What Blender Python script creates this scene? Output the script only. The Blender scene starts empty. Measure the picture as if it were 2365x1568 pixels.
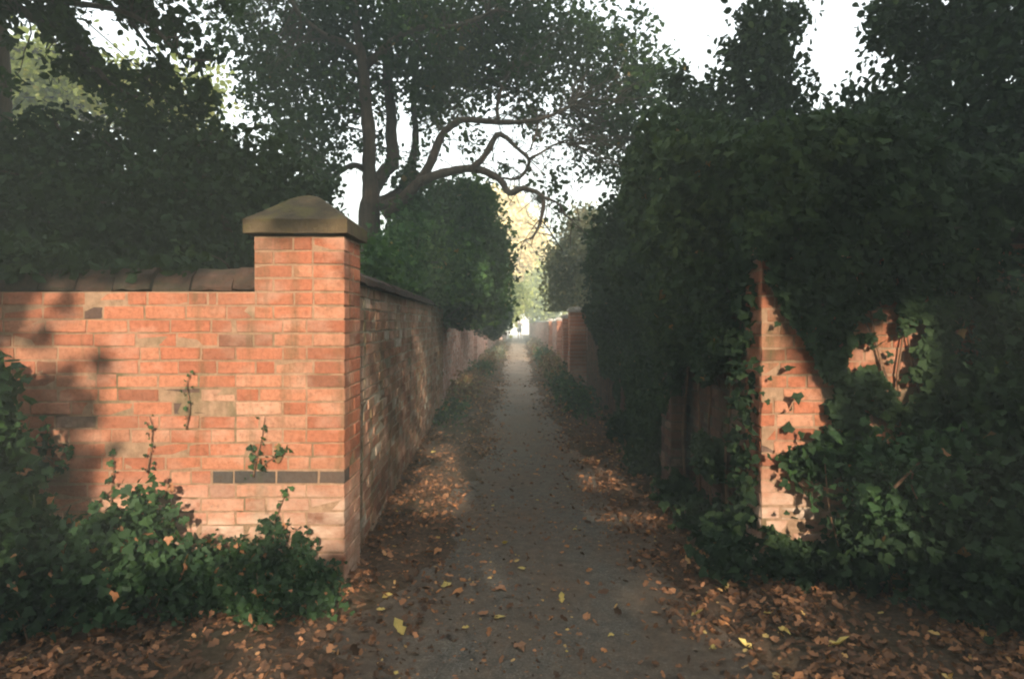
import bpy, math, random
import numpy as np
from mathutils import Vector
random.seed(7)
RNG = np.random.default_rng(11)
sc = bpy.context.scene
COL = sc.collection
# ------------------------------------------------------------------ camera, sky, sun, exposure
F = 626.0; VX = 518.0; VY = 322.0; EYE = 1.5; K = 1024/2365.0
cd = bpy.data.cameras.new('camera'); cam = bpy.data.objects.new('camera', cd); COL.objects.link(cam)
cam.location = (0, 0, EYE); cam.rotation_euler = (math.pi/2, 0, 0)
cd.sensor_width = 36; cd.lens = F*36/1024; cd.shift_x = (512-VX)/1024; cd.shift_y = (VY-339)/1024
cd.clip_start = .05; cd.clip_end = 2000
sc.camera = cam
AZ = math.radians(10.5); EL = math.radians(20)
SUN = np.array([math.sin(AZ)*math.cos(EL), -math.cos(AZ)*math.cos(EL), math.sin(EL)])
w = bpy.data.worlds.new('World'); sc.world = w; w.use_nodes = True
nt = w.node_tree; nt.nodes.clear()
sky = nt.nodes.new('ShaderNodeTexSky'); sky.sky_type = 'NISHITA'; sky.sun_disc = False
sky.sun_elevation = EL; sky.sun_rotation = math.atan2(SUN[0], SUN[1]); sky.air_density = 1.0; sky.dust_density = 6.0; sky.ozone_density = 1.0
hs = nt.nodes.new('ShaderNodeHueSaturation'); hs.inputs['Saturation'].default_value = .3
bg = nt.nodes.new('ShaderNodeBackground'); bg.inputs['Strength'].default_value = .15
wo = nt.nodes.new('ShaderNodeOutputWorld')
nt.links.new(sky.outputs[0], hs.inputs['Color']); nt.links.new(hs.outputs[0], bg.inputs[0]); nt.links.new(bg.outputs[0], wo.inputs[0])
sl = bpy.data.lights.new('sun', 'SUN'); sl.energy = 2.6; sl.angle = math.radians(.5); sl.color = (1, .86, .7)
so = bpy.data.objects.new('sun', sl); COL.objects.link(so); so.rotation_euler = Vector(SUN).to_track_quat('Z', 'Y').to_euler()
vs = sc.view_settings; vs.view_transform = 'Standard'; vs.look = 'None'; vs.exposure = 2.3; vs.gamma = 1
sc.cycles.filter_width = 2.1
sc.cycles.use_denoising = True
sc.cycles.max_bounces = 6; sc.cycles.diffuse_bounces = 4; sc.cycles.transmission_bounces = 4; sc.cycles.glossy_bounces = 2
sc.cycles.use_adaptive_sampling = True

# ------------------------------------------------------------------ helpers
def W(dx, dy, D):
    return np.array([(dx*K-VX)*D/F, D, EYE-(dy*K-VY)*D/F])
def tag(o, label=None, cat=None, group=None, kind=None):
    if label: o['label'] = label
    if cat: o['category'] = cat
    if group: o['group'] = group
    if kind: o['kind'] = kind
    return o
def empty(name, loc, label, cat, group=None):
    o = bpy.data.objects.new(name, None); COL.objects.link(o); o.location = loc; o.empty_display_size = .2
    tag(o, label, cat, group); return o
def mesh_obj(name, V, loops, counts, mats, parent=None, attrs=None, midx=None, smooth=False):
    V = np.asarray(V, dtype=np.float32)
    if parent is not None: V = V-np.array(parent_world(parent), dtype=np.float32)
    me = bpy.data.meshes.new(name); me.vertices.add(len(V)); me.vertices.foreach_set('co', V.ravel())
    loops = np.asarray(loops, dtype=np.int32).ravel(); counts = np.asarray(counts, dtype=np.int32).ravel()
    me.loops.add(len(loops)); me.loops.foreach_set('vertex_index', loops)
    me.polygons.add(len(counts)); st = np.concatenate([[0], np.cumsum(counts)[:-1]]).astype(np.int32)
    me.polygons.foreach_set('loop_start', st)
    if midx is not None: me.polygons.foreach_set('material_index', np.asarray(midx, dtype=np.int32))
    me.polygons.foreach_set('use_smooth', np.full(len(counts), bool(smooth)))
    me.update(calc_edges=True)
    for k, a in (attrs or {}).items():
        at = me.attributes.new(k, 'FLOAT', 'POINT'); at.data.foreach_set('value', np.asarray(a, dtype=np.float32))
    for m in (mats if isinstance(mats, (list, tuple)) else [mats]): me.materials.append(m)
    o = bpy.data.objects.new(name, me); COL.objects.link(o)
    if parent is not None: o.parent = parent
    return o
def parent_world(p):
    v = Vector((0, 0, 0))
    while p is not None: v += p.location; p = p.parent
    return v
def hashn(ix, iy, iz, s):
    h = (ix*374761393+iy*668265263+iz*2147483647+s*974634777) & 0xffffffff
    h = ((h ^ (h >> 13))*1274126177) & 0xffffffff
    return ((h ^ (h >> 16)) & 0xffff)/65535.0
def noise(P, scale, s=0):
    P = np.asarray(P, dtype=float)/scale+1000.0
    i = np.floor(P).astype(np.int64); f = P-i; f = f*f*(3-2*f); r = 0
    for a in (0, 1):
        for b in (0, 1):
            for c in (0, 1):
                wt = (f[:, 0] if a else 1-f[:, 0])*(f[:, 1] if b else 1-f[:, 1])*(f[:, 2] if c else 1-f[:, 2])
                r = r+wt*hashn(i[:, 0]+a, i[:, 1]+b, i[:, 2]+c, s)
    return r
def inpoly(x, y, poly):
    r = np.zeros(len(x), bool); n = len(poly)
    for i in range(n):
        x1, y1 = poly[i]; x2, y2 = poly[(i+1) % n]
        c = ((y1 > y) != (y2 > y)) & (x < (x2-x1)*(y-y1)/((y2-y1) if y2 != y1 else 1e-9)+x1); r ^= c
    return r

# ------------------------------------------------------------------ materials
def newmat(name):
    m = bpy.data.materials.new(name); m.use_nodes = True; n = m.node_tree; n.nodes.clear()
    out = n.nodes.new('ShaderNodeOutputMaterial'); return m, n, out
class NB:
    def __init__(s, n): s.n = n
    def add(s, t, **kw):
        x = s.n.nodes.new(t)
        for k, v in kw.items(): setattr(x, k, v)
        return x
    def link(s, a, b): s.n.links.new(a, b)
    def noise(s, vec, scale, detail=4, rough=.6):
        x = s.add('ShaderNodeTexNoise'); x.inputs['Scale'].default_value = scale; x.inputs['Detail'].default_value = detail; x.inputs['Roughness'].default_value = rough
        if vec is not None: s.link(vec, x.inputs['Vector'])
        return x.outputs['Fac']
    def ramp(s, fac, stops, interp='LINEAR'):
        x = s.add('ShaderNodeValToRGB'); cr = x.color_ramp; cr.interpolation = interp
        while len(cr.elements) < len(stops): cr.elements.new(.5)
        for e, (p, c) in zip(cr.elements, stops):
            e.position = p; e.color = (*c, 1) if len(c) == 3 else c
        s.link(fac, x.inputs['Fac']); return x.outputs['Color']
    def mix(s, fac, a, b, mode='MIX'):
        x = s.add('ShaderNodeMix', data_type='RGBA', blend_type=mode)
        for sock, v in ((x.inputs[0], fac), (x.inputs[6], a), (x.inputs[7], b)):
            if hasattr(v, 'links'): s.link(v, sock)
            else: sock.default_value = v if not isinstance(v, tuple) else (*v, 1)
        return x.outputs[2]
    def attr(s, name):
        x = s.add('ShaderNodeAttribute', attribute_name=name); return x.outputs['Fac']
    def pos(s, sx=1, sy=1, sz=1):
        g = s.add('ShaderNodeNewGeometry'); m = s.add('ShaderNodeMapping'); m.inputs['Scale'].default_value = (sx, sy, sz)
        s.link(g.outputs['Position'], m.inputs['Vector']); return m.outputs['Vector']
    def bump(s, h, strength=.5, dist=.01):
        x = s.add('ShaderNodeBump'); x.inputs['Strength'].default_value = strength; x.inputs['Distance'].default_value = dist; s.link(h, x.inputs['Height']); return x.outputs['Normal']
    def bsdf(s, out, col, rough=.9, normal=None, spec=.3):
        p = s.add('ShaderNodeBsdfPrincipled'); p.inputs['Roughness'].default_value = rough; p.inputs['Specular IOR Level'].default_value = spec
        if hasattr(col, 'links'): s.link(col, p.inputs['Base Color'])
        else: p.inputs['Base Color'].default_value = (*col, 1)
        if normal is not None: s.link(normal, p.inputs['Normal'])
        s.link(p.outputs[0], out.inputs[0]); return p
def leaf_mat(name, stops, transl=.3, rough=.55, spec=.25):
    m, n, out = newmat(name); b = NB(n)
    col = b.ramp(b.attr('tint'), stops)
    f = b.noise(b.pos(), 9, 2)
    col = b.mix(1.0, col, b.ramp(f, [(.3, (.72, .75, .7)), (.7, (1.25, 1.2, 1.1))]), 'MULTIPLY')
    p = b.bsdf(out, col, rough, None, spec)
    t = b.add('ShaderNodeBsdfTranslucent'); b.link(b.mix(1.0, col, (1.3, 1.4, .6), 'MULTIPLY'), t.inputs[0])
    ms = b.add('ShaderNodeMixShader'); ms.inputs[0].default_value = transl
    b.link(p.outputs[0], ms.inputs[1]); b.link(t.outputs[0], ms.inputs[2]); b.link(ms.outputs[0], out.inputs[0])
    return m
G = lambda r, g, b: (r, g, b)
M = {}
M['ivy'] = leaf_mat('ivy_leaf', [(0, G(.018, .034, .017)), (.5, G(.028, .05, .022)), (.85, G(.045, .072, .027)), (.97, G(.07, .1, .035)), (.99, G(.24, .13, .05))], .15, .75, .1)
M['tree'] = leaf_mat('tree_leaf', [(0, G(.012, .026, .009)), (.5, G(.025, .05, .014)), (.8, G(.048, .085, .022)), (.93, G(.09, .14, .033)), (1, G(.14, .1, .03))], .35, .8, .06)
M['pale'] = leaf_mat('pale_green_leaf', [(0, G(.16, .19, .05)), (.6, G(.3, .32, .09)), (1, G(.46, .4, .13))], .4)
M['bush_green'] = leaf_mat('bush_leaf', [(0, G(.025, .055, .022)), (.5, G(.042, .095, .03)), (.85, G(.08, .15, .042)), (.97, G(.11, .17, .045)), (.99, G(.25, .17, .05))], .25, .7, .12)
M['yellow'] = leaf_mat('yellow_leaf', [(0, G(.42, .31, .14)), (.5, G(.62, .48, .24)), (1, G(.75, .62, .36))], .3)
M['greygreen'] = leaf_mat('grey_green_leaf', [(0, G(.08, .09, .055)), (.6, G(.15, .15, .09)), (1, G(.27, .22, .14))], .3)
M['bramble'] = leaf_mat('bramble_leaf', [(0, G(.018, .04, .018)), (.5, G(.03, .065, .025)), (.93, G(.06, .12, .038)), (.97, G(.36, .17, .09))], .25, .6, .2)
M['rust'] = leaf_mat('rusty_fern', [(0, G(.1, .05, .03)), (.5, G(.2, .1, .05)), (.8, G(.12, .13, .05)), (1, G(.34, .2, .1))], .25)
M['litter'] = leaf_mat('dead_leaf', [(0, G(.06, .033, .02)), (.45, G(.15, .075, .042)), (.75, G(.32, .15, .075)), (.92, G(.5, .24, .12)), (1, G(.6, .42, .15))], .15, .7, .25)
M['leaf_yellow'] = leaf_mat('fallen_yellow', [(0, G(.55, .42, .12)), (1, G(.66, .5, .16))], .2, .6)
M['leaf_orange'] = leaf_mat('fallen_orange', [(0, G(.5, .21, .08)), (1, G(.62, .28, .12))], .2, .6)
M['leaf_brown'] = leaf_mat('fallen_brown', [(0, G(.28, .14, .08)), (1, G(.36, .2, .11))], .2, .6)

def bark():
    m, n, out = newmat('bark'); b = NB(n); v = b.pos(1, 1, .25)
    f = b.noise(v, 22, 6, .65); col = b.ramp(f, [(.3, (.03, .022, .015)), (.7, (.1, .07, .045))])
    b.bsdf(out, col, .9, b.bump(f, .8, .02)); return m
M['bark'] = bark()
def twig():
    m, n, out = newmat('twig'); b = NB(n); f = b.noise(b.pos(), 15, 3)
    b.bsdf(out, b.ramp(f, [(.3, (.1, .055, .03)), (.7, (.24, .13, .07))]), .8); return m
M['twig'] = twig()
def brick_mat(name, stops, moss=.3, lime=.3, shift=0., mosscol=(.05, .07, .03), vertical=1.0, base=False):
    m, n, out = newmat(name); b = NB(n)
    col = b.ramp(b.attr('tint'), stops)
    p = b.pos()
    f1 = b.noise(p, 38, 5, .7); col = b.mix(1.0, col, b.ramp(f1, [(.28, (.6, .58, .56)), (.5, (1, 1, 1)), (.75, (1.22, 1.28, 1.32))]), 'MULTIPLY')
    f2 = b.noise(b.pos(1.1, 1.1, 1.6), 3.2, 5, .6)
    col = b.mix(b.ramp(f2, [(.6-.14*lime, (0, 0, 0)), (.8, (lime, lime, lime))]), col, (.6, .42, .3))
    f4 = b.noise(b.pos(9, 9, 13), 1, 5, .7)
    col = b.mix(b.ramp(f4, [(.6, (0, 0, 0)), (.74, (.6, .6, .6))]), col, (.12, .075, .05))
    f5 = b.noise(b.pos(1.6, 1.6, 2.4), 1, 4, .6); col = b.mix(b.ramp(f5, [(.44, (0, 0, 0)), (.7, (.5, .5, .5))]), col, (.17, .095, .06))
    f3 = b.noise(b.pos(6*vertical, 6*vertical, .9), 1, 6, .65)
    col = b.mix(b.ramp(f3, [(.62-.22*moss, (0, 0, 0)), (.8-.1*moss, (.9, .9, .9))]), col, mosscol)
    if base:      # salts blooming out of the lowest courses
        g = b.add('ShaderNodeNewGeometry'); sx = b.add('ShaderNodeSeparateXYZ'); b.link(g.outputs['Position'], sx.inputs[0])
        mr = b.add('ShaderNodeMapRange'); mr.inputs[1].default_value = .7; mr.inputs[2].default_value = .38; b.link(sx.outputs['Z'], mr.inputs[0])
        sp_ = b.ramp(b.noise(b.pos(2, 2, 4), 1.5, 6, .7), [(.35, (0, 0, 0)), (.62, (.8, .8, .8))])
        col = b.mix(b.mix(1.0, sp_, mr.outputs[0], 'MULTIPLY'), col, (.62, .46, .34))
    h = b.mix(.5, b.noise(p, 60, 6, .75), b.noise(p, 14, 3))
    b.bsdf(out, col, .92, b.bump(h, .9, .012), .15); return m
def mortar_mat(name, c1, c2, moss=.3):
    m, n, out = newmat(name); b = NB(n); p = b.pos()
    col = b.ramp(b.noise(p, 20, 6, .7), [(.3, c1), (.7, c2)])
    f3 = b.noise(b.pos(5, 5, 2.2), 1, 5)
    col = b.mix(b.ramp(f3, [(.6-.2*moss, (0, 0, 0)), (.75, (.9, .9, .9))]), col, (.07, .085, .035))
    b.bsdf(out, col, .95, b.bump(b.noise(p, 90, 5, .8), .9, .01), .1); return m
RED = [(0, G(.2, .085, .05)), (.2, G(.34, .115, .06)), (.5, G(.42, .145, .075)), (.7, G(.44, .17, .09)), (.88, G(.47, .21, .12)), (.96, G(.54, .31, .2)), (.985, G(.58, .4, .29)), (1, G(.1, .06, .045))]
DARKRED = [(0, G(.16, .09, .06)), (.4, G(.32, .15, .09)), (.7, G(.4, .22, .14)), (.9, G(.48, .34, .24)), (1, G(.55, .47, .37))]
PINK = [(0, G(.26, .12, .09)), (.4, G(.45, .22, .16)), (.7, G(.52, .3, .23)), (1, G(.62, .48, .4))]
M['brick'] = brick_mat('orange_brick', RED, .34, .6, base=True)
M['brick_blue'] = brick_mat('blue_brick', [(0, G(.05, .045, .04)), (1, G(.075, .065, .055))], 0, .0)
M['mortar'] = mortar_mat('lime_mortar', (.24, .15, .09), (.46, .29, .18), .45)
M['brick_old'] = brick_mat('mossy_old_brick', DARKRED, .75, .9, mosscol=(.12, .13, .06))
M['brick_shaded'] = brick_mat('shaded_old_brick', [(0, G(.05, .03, .022)), (.4, G(.11, .05, .033)), (.8, G(.16, .08, .05)), (1, G(.2, .13, .09))], .6, .3, mosscol=(.03, .04, .018))  # old brick and, below, its mortar: the alley's deep shade put into the colour
M['mortar_shaded'] = mortar_mat('shaded_mortar', (.06, .05, .035), (.13, .11, .08), .6)
M['mortar_old'] = mortar_mat('mossy_mortar', (.26, .22, .15), (.5, .44, .33), .5)
M['brick_pink'] = brick_mat('pale_red_brick', PINK, .25, .6)
M['mortar_pale'] = mortar_mat('pale_mortar', (.3, .25, .2), (.46, .4, .33), .2)
def stone(name, a, c, g=(.11, .1, .04)):
    m, n, out = newmat(name); b = NB(n); p = b.pos()
    f = b.noise(p, 9, 6, .65); col = b.ramp(f, [(.3, a), (.7, c)])
    col = b.mix(b.ramp(b.noise(b.pos(1, 1, 2), 5, 4), [(.5, (0, 0, 0)), (.65, (.8, .8, .8))]), col, g)
    b.bsdf(out, col, .9, b.bump(b.noise(p, 40, 6, .75), .8, .012)); return m
M['capstone'] = stone('weathered_capstone', (.055, .04, .022), (.13, .09, .045), (.12, .1, .03))
M['coping'] = stone('dark_coping', (.022, .015, .01), (.085, .045, .028), (.03, .03, .015))
M['coping_pale'] = stone('pale_coping', (.25, .2, .17), (.45, .38, .33), (.1, .11, .06))
def asphalt():
    m, n, out = newmat('asphalt'); b = NB(n); p = b.pos()
    f = b.noise(p, 70, 6, .9); col = b.ramp(f, [(.3, (.045, .041, .031)), (.5, (.13, .12, .095)), (.68, (.38, .35, .28))])
    d = b.noise(b.pos(1, .5, 1), 1.6, 6, .65)
    col = b.mix(b.ramp(d, [(.34, (0, 0, 0)), (.58, (.85, .85, .85))]), col, (.16, .11, .07))
    col = b.mix(1.0, col, b.ramp(b.noise(p, 16, 6, .8), [(.3, (.6, .6, .6)), (.5, (1, 1, 1)), (.7, (1.45, 1.4, 1.3))]), 'MULTIPLY')
    # the far stretch fades to pale tan: sunlit brightness painted into the colour
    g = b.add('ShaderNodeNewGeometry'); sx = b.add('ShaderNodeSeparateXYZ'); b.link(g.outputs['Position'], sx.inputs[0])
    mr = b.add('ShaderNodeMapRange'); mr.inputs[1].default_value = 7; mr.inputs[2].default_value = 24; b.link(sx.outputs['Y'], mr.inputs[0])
    sunlit_tan = b.ramp(b.noise(b.pos(1, .6, 1), 2.2, 6, .7), [(.3, (.2, .15, .115)), (.6, (.42, .31, .22)), (.75, (.5, .3, .17))])
    col = b.mix(mr.outputs[0], col, sunlit_tan)
    b.bsdf(out, col, .85, b.bump(f, 1, .012), .3); return m
M['asphalt'] = asphalt()
def soil():
    m, n, out = newmat('soil'); b = NB(n); p = b.pos()
    f = b.noise(p, 30, 8, .75); col = b.ramp(f, [(.3, (.06, .042, .028)), (.5, (.12, .08, .052)), (.7, (.2, .125, .08))])
    d = b.noise(p, .8, 4); col = b.mix(b.ramp(d, [(.5, (0, 0, 0)), (.65, (.6, .6, .6))]), col, (.045, .05, .022))
    b.bsdf(out, col, .95, b.bump(f, 1, .03), .1); return m
M['soil'] = soil()
def plain(name, c, rough=.8, var=.15):
    m, n, out = newmat(name); b = NB(n); f = b.noise(b.pos(), 4, 5)
    b.bsdf(out, b.ramp(f, [(.3, tuple(x*(1-var) for x in c)), (.7, tuple(min(1, x*(1+var)) for x in c))]), rough); return m

# ------------------------------------------------------------------ foliage and wood builders
def tmpl(kind):
    if kind == 'oval':      # folded pointed oval
        v = [(0, 0, 0), (.28, .25, .07), (.3, .6, .09), (0, 1, -.04), (-.3, .6, .09), (-.28, .25, .07)]
        f = [(0, 1, 2, 3), (0, 3, 4, 5)]
    elif kind == 'ivy':     # lobed
        v = [(0, 0, 0), (.3, -.1, .03), (.52, .3, .0), (.27, .5, .06), (0, 1, -.08), (-.27, .5, .06), (-.52, .3, 0), (-.3, -.1, .03), (0, .4, -.03)]
        f = [(8, 0, 1, 2), (8, 2, 3, 4), (8, 4, 5, 6), (8, 6, 7, 0)]
    elif kind == 'curl':    # dry leaf
        v = [(0, 0, 0), (.3, .2, .16), (.2, .45, .1), (.33, .6, .2), (0, 1, .18), (-.3, .65, .12), (-.18, .4, .03), (-.32, .2, .1), (0, .5, 0)]
        f = [(8, 0, 1, 2), (8, 2, 3, 4), (8, 4, 5, 6), (8, 6, 7, 0)]
    elif kind == 'blade':
        v = [(.04, 0, 0), (.05, .5, .08), (0, 1, .3), (-.05, .5, .08), (-.04, 0, 0)]
        f = [(0, 1, 3, 4), (1, 2, 3)]
    return np.array(v, float), f
def leaf_arrays(P, size, kind, updir=None, spread=1.0, tint=None, rng=RNG):
    P = np.asarray(P, float); n = len(P); T, Fc = tmpl(kind); k = len(T)
    size = np.broadcast_to(np.asarray(size, float), (n,))*rng.uniform(.5, 1.4, n)
    nrm = rng.normal(size=(n, 3))*spread
    if updir is not None: nrm += np.asarray(updir, float)
    nrm /= np.linalg.norm(nrm, axis=1, keepdims=True)+1e-9
    t = rng.normal(size=(n, 3)); t[:, 2] -= .5; t -= (t*nrm).sum(1, keepdims=True)*nrm; t /= np.linalg.norm(t, axis=1, keepdims=True)+1e-9
    s = np.cross(t, nrm)
    wd = rng.uniform(.75, 1.25, n); cu = rng.uniform(-1.2, 1.6, n)
    V = (P[:, None, :]+size[:, None, None]*(T[None, :, 0, None]*wd[:, None, None]*s[:, None, :]+(T[None, :, 1, None]-.4)*t[:, None, :]+T[None, :, 2, None]*cu[:, None, None]*nrm[:, None, :]))
    if tint is None: tint = rng.uniform(0, 1, n)
    loops = []; counts = []
    fl = np.array([i for f in Fc for i in f]); fc = [len(f) for f in Fc]
    loops = (np.arange(n)[:, None]*k+fl[None, :]).ravel(); counts = np.tile(fc, n)
    return V.reshape(-1, 3), loops, counts, np.repeat(tint, k)
def leaves(name, P, size, kind, mat, parent=None, **kw):
    V, l, c, t = leaf_arrays(P, size, kind, **kw)
    return mesh_obj(name, V, l, c, M[mat] if isinstance(mat, str) else mat, parent, {'tint': t})
def blobs(bl, n, clump=.12, per=14, gap=0., gapscale=.35, ysc=1.6, seed=0, shell=.5, orange=.006):
    """bl: list of (dispx, dispy, r_disp, D[, weight]). World ellipsoids filled with clumps of leaves."""
    rng = np.random.default_rng(seed+100); C = []; R = []; Wt = []
    for q in bl:
        c = W(q[0], q[1], q[3]); r = q[2]*K*q[3]/F; C.append(c); R.append(r); Wt.append(r*r*(q[4] if len(q) > 4 else 1))
    C = np.array(C); R = np.array(R); Wt = np.array(Wt); Wt /= Wt.sum()
    m = int(n/per*1.0)+1
    i = rng.choice(len(C), m, p=Wt)
    d = rng.normal(size=(m, 3)); d /= np.linalg.norm(d, axis=1, keepdims=True); rad = rng.uniform(0, 1, m)**shell
    cc = C[i]+d*rad[:, None]*R[i][:, None]*np.array([1, ysc, 1])
    if gap > 0:
        nz = noise(cc, gapscale, seed); keep = nz > gap; cc = cc[keep]
    P = np.repeat(cc, per, axis=0)+rng.normal(size=(len(cc)*per, 3))*clump
    tn = np.repeat(noise(cc, .6, seed+5), per)
    tint = np.clip(tn*.7+rng.uniform(-.1, .35, len(P)), 0, .93); tint[rng.uniform(0, 1, len(P)) < orange] = 1.0
    return P, tint
def tube_arrays(pts, radii, seg=8, sub=4, rough=0.):
    pts = np.array(pts, float); radii = np.array(radii, float)
    if len(pts) > 2 and sub > 1:
        q = np.vstack([2*pts[0]-pts[1], pts, 2*pts[-1]-pts[-2]]); rr = []; pp = []
        for i in range(1, len(q)-2):
            for j in range(sub):
                t = j/sub; a, b, c, d = q[i-1], q[i], q[i+1], q[i+2]
                pp.append(.5*((2*b)+(-a+c)*t+(2*a-5*b+4*c-d)*t*t+(-a+3*b-3*c+d)*t**3)); rr.append(radii[i-1]*(1-t)+radii[i]*t)
        pp.append(pts[-1]); rr.append(radii[-1]); pts = np.array(pp); radii = np.array(rr)
    n = len(pts); tg = np.gradient(pts, axis=0); tg /= np.linalg.norm(tg, axis=1, keepdims=True)+1e-9
    ref = np.array([.31, .87, .17]); V = []
    for i in range(n):
        a = np.cross(tg[i], ref); a /= np.linalg.norm(a)+1e-9; b = np.cross(tg[i], a)
        for k in range(seg):
            th = 2*math.pi*k/seg; r = radii[i]*(1+rough*(random.random()-.5)); V.append(pts[i]+r*(math.cos(th)*a+math.sin(th)*b))
    fc = []
    for i in range(n-1):
        for k in range(seg):
            k2 = (k+1) % seg; fc.append((i*seg+k, i*seg+k2, (i+1)*seg+k2, (i+1)*seg+k))
    fc.append(tuple(range(seg))[::-1]); fc.append(tuple((n-1)*seg+k for k in range(seg)))
    return np.array(V), fc
def merge(parts):
    V = []; loops = []; counts = []; o = 0
    for v, fc in parts:
        V.append(v); 
        for f in fc: loops.extend([i+o for i in f]); counts.append(len(f))
        o += len(v)
    return np.vstack(V), loops, counts
def wood(name, parts, mat, parent):
    V, l, c = merge(parts); return mesh_obj(name, V, l, c, M[mat], parent, smooth=True)
def stems(parts, parent):
    for p in parts: wood('stem', [p], 'twig', parent)
def limb(dp, r0, r1, D, dD=0., seg=8):
    n = len(dp); pts = [W(x, y, D+dD*i/(n-1)) for i, (x, y) in enumerate(dp)]
    return tube_arrays(pts, np.linspace(r0, r1, n)*np.random.default_rng(n).uniform(.88, 1.15, n), seg, 5, .25)
def twigs_to(P, anchors, n, r=.008, seed=0, seg=4):
    rng = np.random.default_rng(seed); A = np.array(anchors); out = []
    for i in range(n):
        t = P[rng.integers(len(P))]; d = np.linalg.norm(A-t, axis=1); a = A[np.argmin(d+rng.uniform(0, .3, len(A)))]
        L = np.linalg.norm(t-a); mid = (a+t)/2+rng.normal(size=3)*L*.1; mid2 = a*.25+t*.75+rng.normal(size=3)*L*.06
        out.append(tube_arrays([a, (a+mid)/2+rng.normal(size=3)*L*.05, mid, mid2, t], [r*1.6, r*1.3, r, r*.7, r*.35], seg, 2))
    return out

# ------------------------------------------------------------------ brickwork
class Bricks:
    def __init__(s, seed=1):
        s.rng = np.random.default_rng(seed); s.V = []; s.l = []; s.c = []; s.t = []; s.m = []; s.o = 0
    def quadbox(s, o, u, n, w, h, dep, prot, tint, mi, ch=.005, jit=.0018, zs=0.):
        u = np.array(u, float); n = np.array(n, float); z = np.array([0, 0, 1.]); o = np.array(o, float)
        V = []
        for (e, d) in ((ch, prot), (0, prot-ch*.8), (0, -dep)):
            j0 = 0
            for (a, b) in ((0, 0), (1, 0), (1, 1), (0, 1)):
                x = (e if a == 0 else w-e); y = (e if b == 0 else h-e)
                j = s.rng.normal(size=3)*(jit if d > -dep else 0)
                V.append(o+u*x+z*(y+zs*x)+n*d+j)
        V = np.array(V); fl = np.cross(u, z)@n > 0
        fc = [(0, 1, 2, 3)]
        for k in range(4):
            k2 = (k+1) % 4; fc.append((4+k, 4+k2, k2, k)); fc.append((8+k, 8+k2, 4+k2, 4+k))
        for f in fc:
            f = f if fl else f[::-1]
            s.l.extend([i+s.o for i in f]); s.c.append(4); s.m.append(mi)
        s.V.append(V); s.t.extend([tint]*12); s.o += 12
    def box(s, lo, hi, mi, tint=.5):
        x0, y0, z0 = lo; x1, y1, z1 = hi
        V = np.array([(x0, y0, z0), (x1, y0, z0), (x1, y1, z0), (x0, y1, z0), (x0, y0, z1), (x1, y0, z1), (x1, y1, z1), (x0, y1, z1)], float)
        for f in ((0, 3, 2, 1), (4, 5, 6, 7), (0, 1, 5, 4), (1, 2, 6, 5), (2, 3, 7, 6), (3, 0, 4, 7)):
            s.l.extend([i+s.o for i in f]); s.c.append(4); s.m.append(mi)
        s.V.append(V); s.t.extend([tint]*8); s.o += 8
    def prism(s, a, b, t, z0, z1, n, mi):     # mortar slab of thickness t behind line a-b
        a = np.array([a[0], a[1], 0.]); b = np.array([b[0], b[1], 0.]); n = np.array([n[0], n[1], 0.]); z = np.array([0, 0, 1.])
        q = [a, b, b-n*t, a-n*t]; V = np.array([p+z*z0 for p in q]+[p+z*z1 for p in q])
        cw = np.cross(b-a, z)@n > 0
        for f in ((0, 3, 2, 1), (4, 5, 6, 7), (0, 1, 5, 4), (1, 2, 6, 5), (2, 3, 7, 6), (3, 0, 4, 7)):
            f = f if cw else f[::-1]
            s.l.extend([i+s.o for i in f]); s.c.append(4); s.m.append(mi)
        s.V.append(V); s.t.extend([.5]*8); s.o += 8
    def face(s, o, u, n, L, z0, courses, ch=.075, dep=.03, prot=.002, wob=.0, special=None, hdr=.3, jit=.0018, off=0):
        u = np.array([u[0], u[1], 0.]); n = np.array([n[0], n[1], 0.])
        for k in range(courses):
            x = -s.rng.uniform(0, .2) if off == 0 else 0.
            if off: first = (k % 2 == 0)
            zc = z0+k*ch+s.rng.normal()*wob; i = 0
            while x < L-.01:
                bw = .215 if s.rng.uniform() > hdr else .1025
                if off and i == 0: bw = .215 if first else .1025
                bw += s.rng.normal()*.004; xa = max(x, 0); xb = min(x+bw, L)
                if L-xb < .05 and off: xb = L
                if xb-xa > .03:
                    mi = 0; tint = float(np.clip(s.rng.beta(2.2, 2.2), 0, .985)); pr = prot+s.rng.normal()*.0016
                    r = s.rng.uniform()
                    if r < .045: tint = 1.; pr -= .003
                    if special is not None:
                        sp = special(k, xa, xb)
                        if sp: mi = sp; tint = s.rng.uniform(); pr = prot
                    s.quadbox(np.array(o)+u*xa+np.array([0, 0, zc+s.rng.normal()*.0012]), u, n, xb-xa, ch-.0105+s.rng.normal()*.0012, dep, pr, tint, mi, .0025, jit)
                x += bw+.0105; i += 1
    def build(s, name, mats, parent):
        return mesh_obj(name, np.vstack(s.V), s.l, s.c, mats, parent, {'tint': s.t}, s.m)

DW = 3.45                 # plane of the front walls
PX0, PX1 = W(588, 0, DW)[0], W(794, 0, DW)[0]          # pillar front
PTOP = 1.975; ch = .0755; Z_FRONT = PTOP-4*ch
BLUEK = int(round((PTOP-(EYE-(1125*K-VY)*DW/F))/ch))
def tooth(z):
    k = int(round((PTOP-z)/ch)); rr = random.Random(k*7+1); return (.23 if k == BLUEK else rr.choice([.0, .1, .2, .1, .29])) if k > 4 else 0.
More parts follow.
